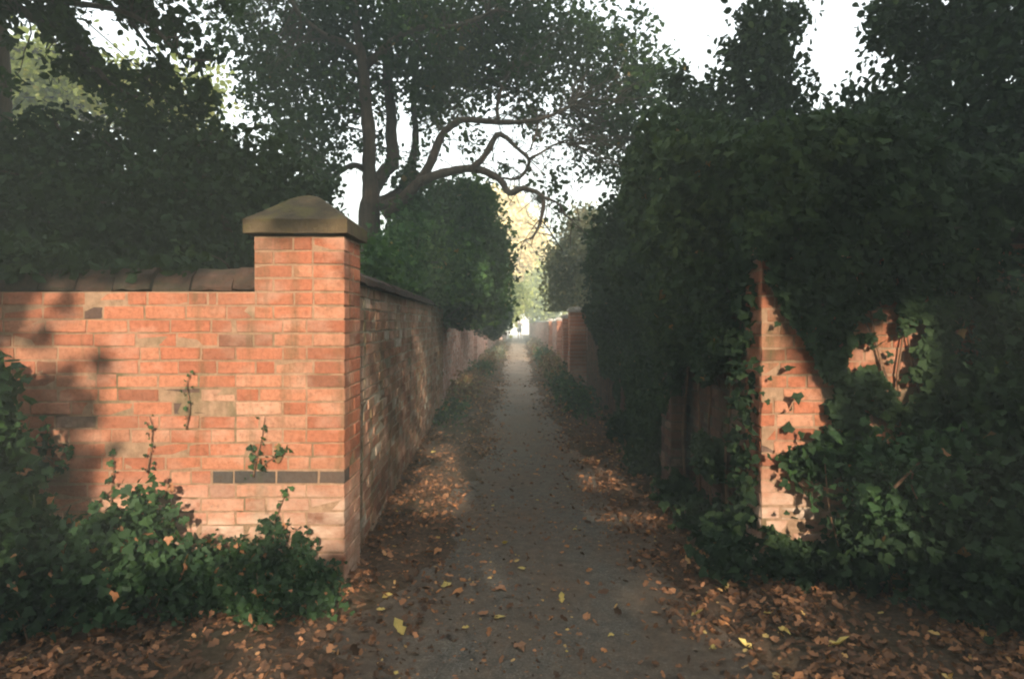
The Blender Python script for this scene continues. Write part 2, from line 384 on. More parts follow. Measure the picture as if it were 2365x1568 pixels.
# ---- left front wall
lw = empty('brick_wall', (-3.2, DW, 0), 'sunlit orange brick wall facing us left of the alley, dark coping along its top', 'brick wall')
b = Bricks(3); x0 = -6.0; nb = 22; z0 = Z_FRONT-nb*ch
for k in range(nb):
    zc = z0+k*ch; b.face((x0, DW, 0), (1, 0), (0, -1), PX0-x0-.0105-tooth(zc), zc, 1, ch, hdr=.22, jit=.0022)
b.box((x0, DW+.001, -.1), (PX0, DW+.22, Z_FRONT-.004), 1)
b.build('brickwork', [M['brick'], M['mortar'], M['brick_blue']], lw)
def coping_profile(name, a, b2, prof, mat, parent, seg=.45, jit=.006, seed=0):
    """prof: list of (offset along normal-left, z); swept from a to b2 in slightly displaced lengths"""
    rng = np.random.default_rng(seed); a = np.array(a, float); b2 = np.array(b2, float); d = b2-a; L = np.linalg.norm(d); d /= L; nn = np.array([d[1], -d[0]])
    parts = []; x = 0
    while x < L-.02:
        xe = min(L, x+seg*rng.uniform(.85, 1.1)); j = rng.normal(size=3)*jit; V = []
        m = 4
        for q in range(m+1):
            xx = x+.006+(xe-x-.012)*q/m
            for (o, z) in prof:
                p = a+d*xx+nn*(o+j[0]*.7+rng.normal()*.003); V.append((p[0], p[1], z+j[1]*.6+j[2]*.4*(q/m-.5)+rng.normal()*.0035))
        n = len(prof); fc = []
        for q in range(m):
            for k in range(n):
                k2 = (k+1) % n; fc.append((q*n+k, q*n+k2, (q+1)*n+k2, (q+1)*n+k))
        fc.append(tuple(range(n))[::-1]); fc.append(tuple(m*n+k for k in range(n)))
        parts.append((np.array(V), fc)); x = xe
    V, l, c = merge(parts); return mesh_obj(name, V, l, c, mat, parent)
cp = [(.0, Z_FRONT+.001), (-.0, Z_FRONT+.02), (-.03, Z_FRONT+.085), (-.08, Z_FRONT+.125), (-.13, Z_FRONT+.13), (-.2, Z_FRONT+.09), (-.24, Z_FRONT+.001)]
coping_profile('coping', (x0, DW+.02), (PX0+.0, DW+.02), [(o-.01, z) for o, z in cp], M['coping'], lw, .23, .008, 4)

# ---- pillar at the corner
pl = empty('brick_pillar', ((PX0+PX1)/2, DW+.18, 0), 'orange brick corner pillar with pointed stone cap and a band of dark bricks', 'pillar')
PD = .36
b = Bricks(8); nb = 26; z0 = PTOP-nb*ch
def sp(k, xa, xb): return 2 if k == blue_k else 0
blue_k = nb-BLUEK
FX0 = PX0
for k in range(nb):
    zc = z0+k*ch; L = PX1-FX0; below = zc < Z_FRONT-.01
    FX0 = PX0-(tooth(zc) if below else 0); L = PX1-FX0; first = k % 2
    ws = [.215, .1025, .1715] if first else [.1025, .215, .1715]
    if FX0 < PX0-.15: ws = [.215, .215, .1025, .1715] if first else [.215, .1025, .215, .1715]
    if k == blue_k: FX0 = PX0-.23; L = PX1-FX0; ws = [.1, .2, .2, .12]
    ws = [q*(L-.0105*(len(ws)-1))/sum(ws) for q in ws]
    xx = FX0
    for i, bw in enumerate(ws):
        mi = 2 if k == blue_k else 0
        tint = float(np.clip(b.rng.beta(2.6, 2), 0, .96)); pr = .0025+b.rng.normal()*.0012
        if k == 0 or k == 1: pr -= .01
        dep = .101 if i == len(ws)-1 else .03
        b.quadbox((xx, DW, zc), (1, 0, 0), (0, -1, 0), bw+(0.004 if i == len(ws)-1 else 0), ch-.0105, dep, pr, tint, mi, .003, .0012)
        xx += bw+.0105
    # side face (towards the alley): end of the front brick already there, then one long one
    yy = DW+.1115
    for bw in ([.102, .122] if k % 2 else [.2345]):
        b.quadbox((PX1, yy, zc), (0, 1, 0), (1, 0, 0), bw, ch-.0105, .03, .002+b.rng.normal()*.0012, float(np.clip(b.rng.beta(1.8, 2.6), 0, .96)), 0 if k != blue_k or b.rng.uniform() < .5 else 2, .003, .0015); yy += bw+.0105
    if not below:
        yy = DW+.035
        for bw in ([.102, .2125] if k % 2 else [.215, .1]):
            b.quadbox((FX0, yy+bw, zc), (0, -1, 0), (-1, 0, 0), bw, ch-.0105, .03, .004, float(b.rng.beta(2, 2)), 0, .006, .002); yy += bw+.0105
b.box((PX0, DW+.001, -.1), (PX1-.001, DW+PD-.002, PTOP+.002), 1)
b.build('shaft', [M['brick'], M['mortar'], M['brick_blue']], pl)
# cap: slab with overhang, then a weathered pyramid
def capstone():
    o = .045; x0, x1, y0, y1 = PX0-o, PX1+.03, DW-o, DW+PD+o; z = PTOP+.012; h = .078
    rng = np.random.default_rng(2); rings = [(0, z), (0, z+.004), (0, z+h-.003), (.004, z+h), (.06, z+h+.04), (.13, z+h+.093), (.19, z+h+.138), (.225, z+h+.16)]
    V = []; n = 6
    for e, zz in rings:
        ex = e; ey = e*.92; X0, X1, Y0, Y1 = x0+ex, x1-ex, y0+ey, y1-ey
        ring = [(X0+(X1-X0)*i/n, Y0) for i in range(n)]+[(X1, Y0+(Y1-Y0)*i/n) for i in range(n)]+[(X1-(X1-X0)*i/n, Y1) for i in range(n)]+[(X0, Y1-(Y1-Y0)*i/n) for i in range(n)]
        for p in ring: V.append((p[0]+rng.normal()*.0012, p[1]+rng.normal()*.0012, zz+rng.normal()*.0012))
    m = 4*n; fc = []
    for r in range(len(rings)-1):
        for k in range(m): fc.append((r*m+k, r*m+(k+1) % m, (r+1)*m+(k+1) % m, (r+1)*m+k))
    fc.append(tuple(range(m))[::-1]); V.append(((x0+x1)/2, (y0+y1)/2, z+h+.172)); c = len(V)-1
    for k in range(m): fc.append(((len(rings)-1)*m+k, (len(rings)-1)*m+(k+1) % m, c))
    V, l, cc = merge([(np.array(V), fc)]); mesh_obj('capstone', V, l, cc, M['capstone'], pl)
capstone()

# ---- left alley wall
def alley_wall(pts, side, z1, mats, seed, parent, far=False, ch=.075, th=.22, extra=None):
    n_c = int(round(z1/ch))+1; b = Bricks(seed)
    for (d0, xa), (d1, xb) in zip(pts[:-1], pts[1:]):
        a = np.array([xa, d0]); c = np.array([xb, d1]); L = np.linalg.norm(c-a); u = (c-a)/L; n = np.array([u[1], -u[0]])*side
        n_far = d0 > 24
        b.face((a[0], a[1], 0), u, n, L, z1-n_c*ch, n_c, ch, prot=.004, wob=.0015, hdr=.3, jit=.003, dep=.02)
        b.prism(a-u*.01, c+u*.01, th, -.1, z1-.003, n, 1)
    b.build('brickwork', mats, parent)
XL = lambda d: float(np.interp(d, [3.8, 8, 12, 17, 30, 57], [-1.0, -1.19, -1.32, -1.4, -1.35, -1.02]))
XR = lambda d: float(np.interp(d, [3.9, 8, 13, 20, 35, 57], [1.42, 1.4, 1.43, 1.42, 1.3, 1.0]))
la = empty('brick_wall', (XL(7), 7, 0), 'mossy old brick wall running into the alley just behind the corner pillar', 'brick wall')
p1 = [(3.80, XL(3.8)), (6, XL(6)), (8, XL(8)), (10.6, XL(10.6))]
alley_wall(p1, 1, 1.74, [M['brick_old'], M['mortar_old']], 21, la)
def cop(pts, side, z, mat, parent, ov=.04, seed=0, hh=.1, seg=.45):
    for i, ((d0, xa), (d1, xb)) in enumerate(zip(pts[:-1], pts[1:])):
        prof = [(ov*side, z+.003), (ov*side, z+.045), (-.06*side, z+hh), (-.18*side, z+hh), (-.27*side, z+.045), (-.27*side, z+.003)]
        coping_profile('coping', (xa, d0), (xb, d1), prof, mat, parent, seg, .004, seed+i)
cop(p1, 1, 1.74, M['coping'], la, .045, 30)
lb = empty('brick_wall', (XL(20), 20, 0), 'long lower pale red brick wall down the left of the alley', 'brick wall')
p2 = [(10.62, XL(10.6)-.03), (13, XL(13)), (17, XL(17)), (24, XL(24)), (34, XL(34)), (57, XL(57))]
alley_wall(p2, 1, 1.46, [M['brick_pink'], M['mortar_pale']], 22, lb)
cop(p2, 1, 1.46, M['coping_pale'], lb, .03, 40, .07, .6)
def pier(x, d, side, wd, dp, z1, mats, capm, label, seed, capname=True):
    e = empty('brick_pier', (x+side*dp/2, d+wd/2, 0), label, 'pier', 'brick piers along the alley'); b = Bricks(seed)
    nc = int(z1/.075)+1; z0 = z1-nc*.075; xf = x+side*dp
    b.face((xf, d, 0), (0, 1), (side, 0), wd, z0, nc, off=1, dep=.02, jit=.003)
    for k in range(nc):
        xx = min(x, xf)
        b.quadbox((xx, d, z0+k*.075), (1, 0, 0), (0, -1, 0), dp, .0645, .02, .004, float(b.rng.beta(2, 2)), 0)
    b.box((min(x, xf)+.001 if side > 0 else xf+.001, d+.002, -.1), (max(x, xf)-.001, d+wd-.002, z1), 1)
    b.build('brickwork', mats, e)
    V = []; o = .03; xa, xb = min(x, xf)-o, max(x, xf)+o; ya, yb = d-o, d+wd+o; z = z1+.003
    for q, zz in ((0, z), (0, z+.05), (.05, z+.1)):
        V += [(xa+q, ya+q, zz), (xb-q, ya+q, zz), (xb-q, yb-q, zz), (xa+q, yb-q, zz)]
    fc = [(3, 2, 1, 0), (8, 9, 10, 11)]+[(r*4+k, r*4+(k+1) % 4, (r+1)*4+(k+1) % 4, (r+1)*4+k) for r in (0, 1) for k in range(4)]
    V, l, c = merge([(np.array(V), fc)]); mesh_obj('cap', V, l, c, capm, e)
for i, d in enumerate((19.5, 25.5, 33, 42)):
    pier(XL(d), d, 1, .34, .12, 1.52, [M['brick_pink'], M['mortar_pale']], M['coping_pale'], ['first brick pier on the left alley wall, counting from the camera', 'second brick pier on the left alley wall', 'third brick pier on the left alley wall', 'farthest brick pier on the left alley wall'][i], 50+i)
# ---- right side
RX = 1.40; RD = 3.6
rw = empty('brick_wall', (2.6, RD, 0), 'orange brick wall right of the alley, half buried under ivy', 'brick wall')
b = Bricks(13); nb = 26; z0 = 1.96-nb*ch
b.face((RX, RD, 0), (1, 0), (0, -1), 5.2, z0, nb, ch, wob=.001, hdr=.25)
b.box((RX+.002, RD+.001, -.1), (6.6, RD+.24, 1.955), 1)
for k in range(nb): b.quadbox((RX, RD+.24, z0+k*ch), (0, -1, 0), (-1, 0, 0), .23, ch-.0105, .02, .004, .2+.5*random.random(), 0)
b.build('brickwork', [M['brick'], M['mortar']], rw)
coping_profile('coping', (RX, RD), (6.6, RD), [(.03, 1.965), (.03, 2.01), (-.08, 2.06), (-.2, 2.06), (-.28, 2.0), (-.28, 1.965)], M['coping'], rw, .4, .005, 9)
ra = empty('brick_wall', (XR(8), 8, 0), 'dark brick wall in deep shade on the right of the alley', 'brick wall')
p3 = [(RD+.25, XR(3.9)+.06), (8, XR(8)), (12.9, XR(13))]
alley_wall(p3, -1, 1.7, [M['brick_shaded'], M['mortar_shaded']], 23, ra)
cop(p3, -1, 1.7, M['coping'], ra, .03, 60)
rb = empty('brick_wall', (XR(25), 25, 0), 'red brick wall down the far right of the alley', 'brick wall')
p4 = [(12.92, XR(13)), (20, XR(20)), (35, XR(35)), (57, XR(57))]
alley_wall(p4, -1, 1.5, [M['brick_pink'], M['mortar_pale']], 24, rb)
cop(p4, -1, 1.5, M['coping_pale'], rb, .03, 70, .07, .6)
for i, (d, z, mt) in enumerate(((5.25, 1.72, 'brick_shaded'), (7.6, 1.72, 'brick_shaded'), (13.0, 1.72, 'brick_pink'), (15.6, 1.6, 'brick_pink'), (19.6, 1.55, 'brick_pink'), (25, 1.55, 'brick_pink'))):
    pier(XR(d), d, -1, .35, [.13, .13, .36, .3, .2, .15][i], z, [M['brick' if i > 1 else mt], M['mortar_pale' if i > 1 else 'mortar_shaded']], M['coping_pale' if i > 1 else 'coping'],
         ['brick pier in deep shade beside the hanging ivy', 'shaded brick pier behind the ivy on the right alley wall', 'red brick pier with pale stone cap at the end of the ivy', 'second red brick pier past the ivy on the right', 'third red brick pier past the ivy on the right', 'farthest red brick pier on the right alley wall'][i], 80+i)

# ------------------------------------------------------------------ ground and path
PL = lambda d: np.interp(d, [-3, 2, 4, 6, 10, 20, 57], [-1.2, -.92, -.6, -.46, -.42, -.5, -.62])
PR = lambda d: np.interp(d, [-3, 2, 4, 6, 10, 20, 57], [1.4, 1.15, .95, .75, .55, .47, .6])
def gz(x, y):
    x = np.asarray(x, float); y = np.asarray(y, float); P = np.stack([x, y, 0*x], -1).reshape(-1, 3)
    nz = noise(P, .5, 3)*.6+noise(P, .17, 4)*.4
    nz = nz.reshape(x.shape)
    l = PL(y)-x; r = x-PR(y); o = np.maximum(l, r)+.1+(nz-.5)*.45
    k = np.clip(o/.22, 0, 1)
    z = -.02+k*(.045+.05*nz)
    far = np.clip((np.abs(y)-58)/20, 0, 1)
    return np.where(np.abs(x) > 9, -.01, z)*(1-far)-.02*far
def ground():
    xs = np.concatenate([[-600, -200, -80, -30, -14, -9], np.arange(-7, 7.01, .07), [9, 14, 30, 80, 200, 600]])
    ys = np.concatenate([[-600, -200, -80, -30, -15, -8, -4], np.arange(-2, 12, .08), np.arange(12, 62, .3), [65, 70, 90, 140, 250, 500, 900]])
    X, Y = np.meshgrid(xs, ys); Z = gz(X, Y); V = np.stack([X, Y, Z], -1).reshape(-1, 3); nx = len(xs); ny = len(ys)
    i = (np.arange(ny-1)[:, None]*nx+np.arange(nx-1)[None, :]).ravel()
    l = np.stack([i, i+1, i+nx+1, i+nx], 1)
    o = mesh_obj('ground', V, l.ravel(), np.full(len(i), 4), M['soil'], smooth=True); tag(o, 'brown earth along both sides of the path', None, None, 'structure')
ground()
def path():
    ys = np.concatenate([np.arange(-4, 14, .2), np.arange(14, 60.1, 1.0)]); V = []
    for y in ys:
        for t in np.linspace(0, 1, 9):
            x = (PL(y)-.25)*(1-t)+(PR(y)+.25)*t; V.append((x, y, .002+.012*math.sin(math.pi*t)))
    n = 9; i = (np.arange(len(ys)-1)[:, None]*n+np.arange(n-1)[None, :]).ravel(); l = np.stack([i, i+1, i+n+1, i+n], 1)
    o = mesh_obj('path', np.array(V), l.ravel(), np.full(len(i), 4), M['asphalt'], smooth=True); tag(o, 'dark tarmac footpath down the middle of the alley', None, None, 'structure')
path()
def surf(x, y): return np.maximum(gz(x, y), .006)

# ------------------------------------------------------------------ leaf litter (uncountable) and single leaves
def litter():
    rng = np.random.default_rng(77)
    def scatter(n, xr, yr, dens):
        x = rng.uniform(*xr, n); y = rng.uniform(*yr, n); P = np.stack([x, y, 0*x], 1)
        k = rng.uniform(0, 1, n) < dens(x, y)*(.25+1.3*np.clip(noise(P, .35, 9)*1.6-.35, 0, 1)); return x[k], y[k]
    def dens(x, y):
        l = PL(y)-x; r = x-PR(y); o = np.maximum(l, r)
        return np.clip(.03+np.clip((o+.32)/.42, 0, 1), 0, 1)
    n = 16000; x = rng.uniform(-1.2, 1.4, n); y = rng.uniform(1.6, 13, n); kk = noise(np.stack([x, y*.6, 0*x], 1), .5, 61) > .5; x = x[kk]; y = y[kk]
    P = np.stack([x, y, surf(x, y)+.008], 1); o = leaves('leaf_crumbs', P, rng.uniform(.008, .028, len(x)), 'curl', 'litter', None, updir=(0, 0, 3), rng=rng)
    tag(o, 'trodden leaf crumbs scattered over the dark path', 'leaf crumbs', None, 'stuff')
    out = []
    for (n, xr, yr) in ((46000, (-3.6, 3.6), (1.2, 3.6)), (15000, (-1.2, 1.42), (3.6, 8)), (9000, (-1.3, 1.42), (8, 16)), (9000, (-1.4, 1.4), (16, 40))):
        x, y = scatter(n, xr, yr, dens); out.append((x, y))
    x = np.concatenate([o[0] for o in out]); y = np.concatenate([o[1] for o in out])
    z = surf(x, y)+rng.uniform(.006, .03, len(x)); P = np.stack([x, y, z], 1)
    tint = np.clip(rng.beta(1.5, 1.9, len(x))+.1*(noise(P, .8, 2)-.5), 0, 1)
    o = leaves('fallen_leaves', P, rng.uniform(.02, .052, len(x))*np.where(y > 9, 1.3, 1), 'curl', 'litter', None, updir=(0, 0, 2.2), tint=tint, rng=rng)
    tag(o, 'carpet of brown and orange dead leaves along the edges of the path', 'leaf litter', None, 'stuff')
litter()
Z6 = [(905, 492, 'y', 1), (1450, 490, 'y', 1), (1013, 365, 'y', 1), (1250, 335, 'y', 0), (1075, 570, 'y', 1), (1030, 585, 'o', 0), (710, 638, 'o', 1), (1170, 703, 'y', 2), (1530, 716, 'o', 1), (1515, 780, 'o', 0), (770, 745, 'o', 1), (848, 762, 'o', 1), (718, 822, 'o', 1), (757, 790, 'y', 0), (820, 830, 'o', 1), (440, 847, 'y', 0), (1380, 875, 'y', 1), (900, 877, 'o', 0), (1047, 967, 'y', 0), (300, 910, 'b', 2), (410, 925, 'y', 2), (510, 1040, 'y', 2), (868, 1030, 'y', 1), (1643, 1067, 'y', 1), (1354, 1067, 'o', 0), (1880, 943, 'o', 0), (2103, 957, 'y', 1), (1700, 450, 'y', 1), (1620, 413, 'o', 0), (1487, 197, 'o', 1), (1242, 193, 'o', 1), (1345, 97, 'o', 1), (1660, 345, 'o', 1), (1590, 580, 'o', 0), (1410, 590, 'o', 0), (1380, 617, 'o', 0), (1133, 633, 'y', 0), (1110, 673, 'o', 0), (1017, 720, 'o', 0), (1057, 812, 'b', 1), (545, 743, 'o', 0), (390, 693, 'b', 0), (720, 427, 'y', 1), (497, 427, 'y', 0), (625, 423, 'y', 0), (325, 475, 'o', 2), (2205, 725, 'y', 1), (2070, 715, 'b', 2), (1605, 1145, 'o', 0), (1160, 1130, 'b', 1), (490, 1272, 'y', 1), (1408, 1160, 'y', 0), (1478, 1067, 'b', 1), (2192, 1140, 'y', 1), (430, 560, 'o', 0), (1180, 527, 'b', 0), (1335, 310, 'o', 0), (688, 88, 'y', 0), (805, 368, 'o', 0), (475, 510, 'o', 0)]
Z7 = [(328, 685, 'y', 1), (790, 512, 'o', 2), (1082, 590, 'o', 1), (565, 605, 'b', 2), (765, 735, 'y', 1), (505, 750, 'o', 1), (880, 838, 'y', 2), (430, 895, 'y', 1), (640, 885, 'y', 1), (690, 975, 'o', 1), (1205, 935, 'y', 2), (1850, 790, 'o', 1), (1955, 775, 'o', 1), (608, 937, 'b', 1), (1320, 890, 'b', 1)]
def single_leaves():
    rows = [((900+x/1.819), (1300+y/1.819), c, s) for x, y, c, s in Z6]+[((1900+x/2.104), (1500+y/2.104), c, s) for x, y, c, s in Z7]
    rng = random.Random(5); proto = {}; items = []
    cn = {'y': 'yellow', 'o': 'orange', 'b': 'brown'}; sn = ['small', 'medium', 'large']; sz = [.04, .055, .08]
    for sx, sy, c, s in rows:
        px, py = sx/2.9531, sy/2.9531; D = EYE*F/(py-VY); X = (px-VX)*D/F
        onp = PL(D) < X < PR(D)
        zone = ('on the dark path' if onp else ('among the litter left of the path' if X < 0 else 'among the litter right of the path'))
        if onp: zone = ('on the near stretch of the path' if D < 3.4 else 'on the path between the two walls')
        items.append([X, D, c, s, zone])
    bk = {}
    for it in items: bk.setdefault((it[2], it[3], it[4]), []).append(it)
    ordn = ['leftmost', 'second from left', 'third from left', 'fourth from left', 'fifth from left', 'sixth from left', 'seventh from left', 'eighth from left', 'ninth from left', 'tenth from left', 'eleventh from left', 'twelfth from left', 'thirteenth from left', 'fourteenth from left', 'fifteenth from left']
    for (c, s, zone), L in bk.items():
        L.sort(key=lambda i: (i[0]*F/i[1]))
        for i, (X, D, _, _, _) in enumerate(L):
            key = (c, s, i % 3)
            if key not in proto:
                r2 = np.random.default_rng(abs(hash(c)) % 1000 if False else {'y': 1, 'o': 2, 'b': 3}[c]*10+s+i % 3)
                V, l, cc, t = leaf_arrays([[0, 0, 0]], sz[s]/1.0, 'curl' if i % 3 else 'ivy', updir=(0, -.8, 6), spread=.5, rng=r2)
                o = mesh_obj('fallen_leaf', V, l, cc, M['leaf_'+cn[c]], None, {'tint': t}); proto[key] = o
            else:
                o = proto[key].copy(); COL.objects.link(o)
            o.location = (X, D, float(surf(np.array([X]), np.array([D]))[0])+.018); o.rotation_euler = (0, 0, rng.uniform(0, 6.28))
            lab = f"{sn[s]} {cn[c]} fallen leaf {zone}" if len(L) == 1 else f"{sn[s]} {cn[c]} fallen leaf {zone}, {ordn[i]}"
            tag(o, lab, 'leaf', 'bright leaves lying on the path')
single_leaves()

# ------------------------------------------------------------------ big tree behind the left wall
tb = empty('tree', tuple(W(855, 0, 9.2)*np.array([1, 1, 0])), 'big forked tree behind the left alley wall, its limbs reaching over the path', 'tree')
D0 = 9.2
base = W(858, 0, D0); base[2] = -.1
trunk_pts = [base, np.array([base[0], D0, 1.0]), W(852, 520, D0), W(858, 440, D0)]
T = [tube_arrays(trunk_pts, [.26, .21, .16, .1], 12, 5, .1)]
T += [limb([(855, 500), (856, 450), (853, 380), (852, 314), (845, 230), (839, 157), (825, 60), (815, -60)], .12, .05, D0, -.4),
      limb([(839, 165), (817, 112), (749, 81), (690, 30), (650, -50)], .06, .025, D0-.2, -.6),
      limb([(846, 150), (880, 120), (920, 85), (978, 63), (1060, 60), (1150, 20)], .07, .02, D0-.2, -.8),
      limb([(857, 500), (862, 445), (885, 400), (906, 375), (904, 310), (902, 247), (893, 148), (905, 60), (920, -60)], .12, .045, D0, .5),
      limb([(895, 170), (930, 130), (990, 110), (1060, 112), (1140, 100), (1230, 70)], .055, .015, D0+.3, .6),
      limb([(870, 470), (925, 440), (950, 380), (960, 314), (955, 220), (965, 120), (980, 0)], .08, .03, D0+.2, .5),
      limb([(880, 480), (942, 449), (992, 381), (1019, 314), (1050, 285), (1077, 276), (1153, 282), (1210, 280), (1265, 269), (1330, 240)], .08, .015, D0, -.9),
      limb([(890, 500), (942, 449), (974, 417), (1041, 395), (1099, 390), (1153, 413), (1176, 444), (1211, 435), (1252, 453), (1252, 494), (1240, 530), (1225, 552)], .085, .01, D0-.1, -1.0),
      limb([(1085, 394), (1115, 365), (1135, 332), (1149, 310), (1170, 318), (1189, 337), (1221, 368), (1210, 400), (1189, 413), (1160, 410)], .05, .012, D0-.5, -.2),
      limb([(1221, 368), (1250, 352), (1290, 330), (1330, 335)], .02, .007, D0-.7, -.3),
      limb([(1252, 453), (1290, 470), (1310, 500), (1345, 510)], .018, .006, D0-.9, -.2),
      limb([(1225, 345), (1240, 300), (1245, 270)], .015, .01, D0-.7, 0),
      limb([(1245, 500), (1275, 540), (1300, 580)], .012, .005, D0-1, 0),
      limb([(850, 395), (817, 381), (781, 399), (763, 422), (740, 460)], .05, .02, D0, -.4),
      limb([(1153, 283), (1148, 250), (1160, 200), (1190, 150)], .03, .012, D0-.6, 0)]
crown_bl = [(600, 150, 95, 9, .8), (560, 40, 90, 9, .8), (680, 60, 120, 9.3), (620, 230, 70, 8.6, .9), (700, 200, 110, 9), (780, 110, 110, 9.5), (850, 20, 130, 9), (960, 10, 130, 9.5), (1000, 130, 130, 9), (880, 200, 90, 9.8, .7), (1100, 60, 140, 9), (1200, 60, 130, 9.4), (1230, 170, 110, 9), (1330, 70, 110, 9), (1380, 170, 100, 9), (1440, 90, 70, 9, .7), (1490, 190, 80, 9), (1100, 190, 90, 9.3), (1010, 230, 70, 9.5), (780, 250, 70, 9, .8), (700, 320, 80, 8.6, 1.2), (770, 330, 50, 8.8, .8), (1420, 270, 90, 9), (1330, 290, 60, 9, .6), (1500, 300, 80, 9), (980, 330, 40, 9, .6), (1080, 320, 50, 9, .4), (1390, 360, 60, 9, .6), (1480, 400, 80, 9), (1230, 300, 60, 9, .35), (1330, 400, 50, 9, .35), (1280, 420, 60, 9, .3), (1190, 380, 50, 9, .25), (1300, 480, 50, 9, .35), (940, 400, 50, 9.3, .7), (880, 340, 40, 9.6, .4),
            (750, -70, 100, 9, .7), (950, -80, 110, 9, .7), (1200, -70, 100, 9, .7), (740, 400, 60, 8.5, .9)]
P, t = blobs(crown_bl, 62000, .09, 10, .42, .16, 1.4, 1)
leaves('crown', P, .08, 'oval', 'tree', tb, tint=t)
anchors = np.vstack([q[0][::16] for q in T[1:]])
rs = np.random.default_rng(5)
for q in list(T[6:]):
    c_ = q[0].reshape(-1, 8, 3).mean(1)
    for k in range(2, len(c_)-1, 2):
        d_ = rs.normal(size=3)*np.array([1, .8, 1]); d_ /= np.linalg.norm(d_); L_ = rs.uniform(.15, .5); e1 = c_[k]+d_*L_*.5+rs.normal(size=3)*.03; e2 = c_[k]+d_*L_+rs.normal(size=3)*.08+np.array([0, 0, -.04])
        T.append(tube_arrays([c_[k], e1, e2], [.009, .006, .003], 4, 2)); T.append(tube_arrays([e1, e1+rs.normal(size=3)*.12, e1+rs.normal(size=3)*.2], [.005, .004, .002], 4, 2))
T += twigs_to(P, anchors, 800, .0045, 3)
wood('trunk', T, 'bark', tb)

# ------------------------------------------------------------------ dark shrub behind the left front wall
sh = empty('tree', (-3.2, 5.0, 0), 'dense dark evergreen behind the sunlit front wall on the left', 'tree')
bl = [(40, 370, 95, 4.9), (180, 350, 100, 4.9), (320, 335, 100, 4.9), (450, 330, 90, 5), (560, 380, 90, 5), (60, 520, 150, 4.7), (230, 510, 150, 4.8), (400, 500, 150, 4.8), (530, 490, 140, 5), (640, 440, 85, 5.2), (710, 470, 60, 5.4), (0, 600, 110, 4.6), (150, 610, 80, 4.5), (300, 620, 70, 4.5), (450, 620, 60, 4.6), (560, 600, 60, 4.7), (650, 370, 50, 5.4, .8), (-120, 470, 180, 4.6), (120, 650, 40, 4.0), (40, 640, 40, 4.0), (280, 640, 25, 4.0, .6), (100, 628, 30, 3.6, 7), (190, 632, 20, 3.6, 7), (20, 630, 38, 3.6, 7), (-60, 620, 40, 3.6, 3), (320, 630, 14, 3.62, 6), (250, 628, 16, 3.62, 7), (430, 622, 10, 3.62, 6)]
P, t = blobs(bl, 31000, .06, 9, .3, .13, 1.2, 2, .5); low = [b_ for b_ in bl if b_[1] > 460]; P_, t_ = blobs(low, 12000, .08, 10, .15, .2, 1.2, 22, .5); P = np.vstack([P, P_]); t = np.concatenate([t, t_])
t = t[(P[:, 1] > 3.72) | ((P[:, 2] > 1.74) & (P[:, 1] > 3.42))]; P = P[(P[:, 1] > 3.72) | ((P[:, 2] > 1.74) & (P[:, 1] > 3.42))]
leaves('crown', P, .065, 'oval', 'ivy', sh, tint=t*.8)
T = []
for k in range(7):
    bx = -3.2+(k-3)*.35; T.append(tube_arrays([(bx*.9-.3, 5.0, -.1), (bx, 4.9, .8), (bx*1.05+random.uniform(-.2, .2), 4.8, 1.8), (bx*1.1+random.uniform(-.3, .3), 4.8, 2.8)], [.06, .05, .035, .015], 6, 3))
anchors = np.vstack([q[0] for q in T]); T += twigs_to(P, anchors, 90, .008, 5); wood('trunk', T, 'bark', sh)
# overhanging branches, upper left
ob = empty('tree', (-4.6, 5.6, 0), 'tree whose leafy branches hang across the sky at the upper left', 'tree')
bl = [(30, 10, 45, 4.7), (110, 20, 45, 4.7, .9), (40, 95, 25, 4.7, .5), (150, 70, 35, 4.7), (185, 130, 40, 4.8), (235, 190, 45, 4.9), (120, 150, 30, 4.8, .5), (300, 215, 45, 4.9), (320, 5, 45, 4.8), (395, 40, 35, 4.8), (270, 5, 30, 4.8, .8), (390, 95, 35, 4.8), (440, 130, 28, 4.8, .8), (475, 112, 18, 4.8), (370, 170, 40, 4.9, .8), (430, 215, 45, 4.9), (520, 0, 25, 4.8, .7), (20, 190, 25, 4.8, .3), (-60, -40, 100, 4.7), (150, -60, 80, 4.7), (330, -70, 80, 4.7), (335, 60, 20, 4.8, .5)]
P, t = blobs(bl, 5200, .06, 12, .3, .2, 1.1, 3)
leaves('crown', P, .07, 'oval', 'tree', ob, tint=t*.8)
T = [tube_arrays([(-4.6, 5.6, -.1), (-4.6, 5.5, 2), (-4.4, 5.2, 4), tuple(W(-60, -40, 4.8))], [.22, .18, .13, .08], 10, 4, .1),
     limb([(-60, -40), (60, 30), (180, 110), (250, 190), (330, 230)], .04, .01, 4.7, .1), limb([(-60, -40), (120, 0), (260, 20), (350, 60), (420, 130), (490, 140)], .03, .006, 4.7, 0),
     limb([(180, -80), (270, 0), (330, 90), (400, 170), (450, 230)], .02, .006, 4.8, .1), limb([(200, 50), (300, 140), (400, 250)], .006, .003, 4.7, .1, 4)]
anchors = np.vstack([q[0] for q in T[1:]]); T += twigs_to(P, anchors, 110, .005, 6); wood('trunk', T, 'bark', ob)
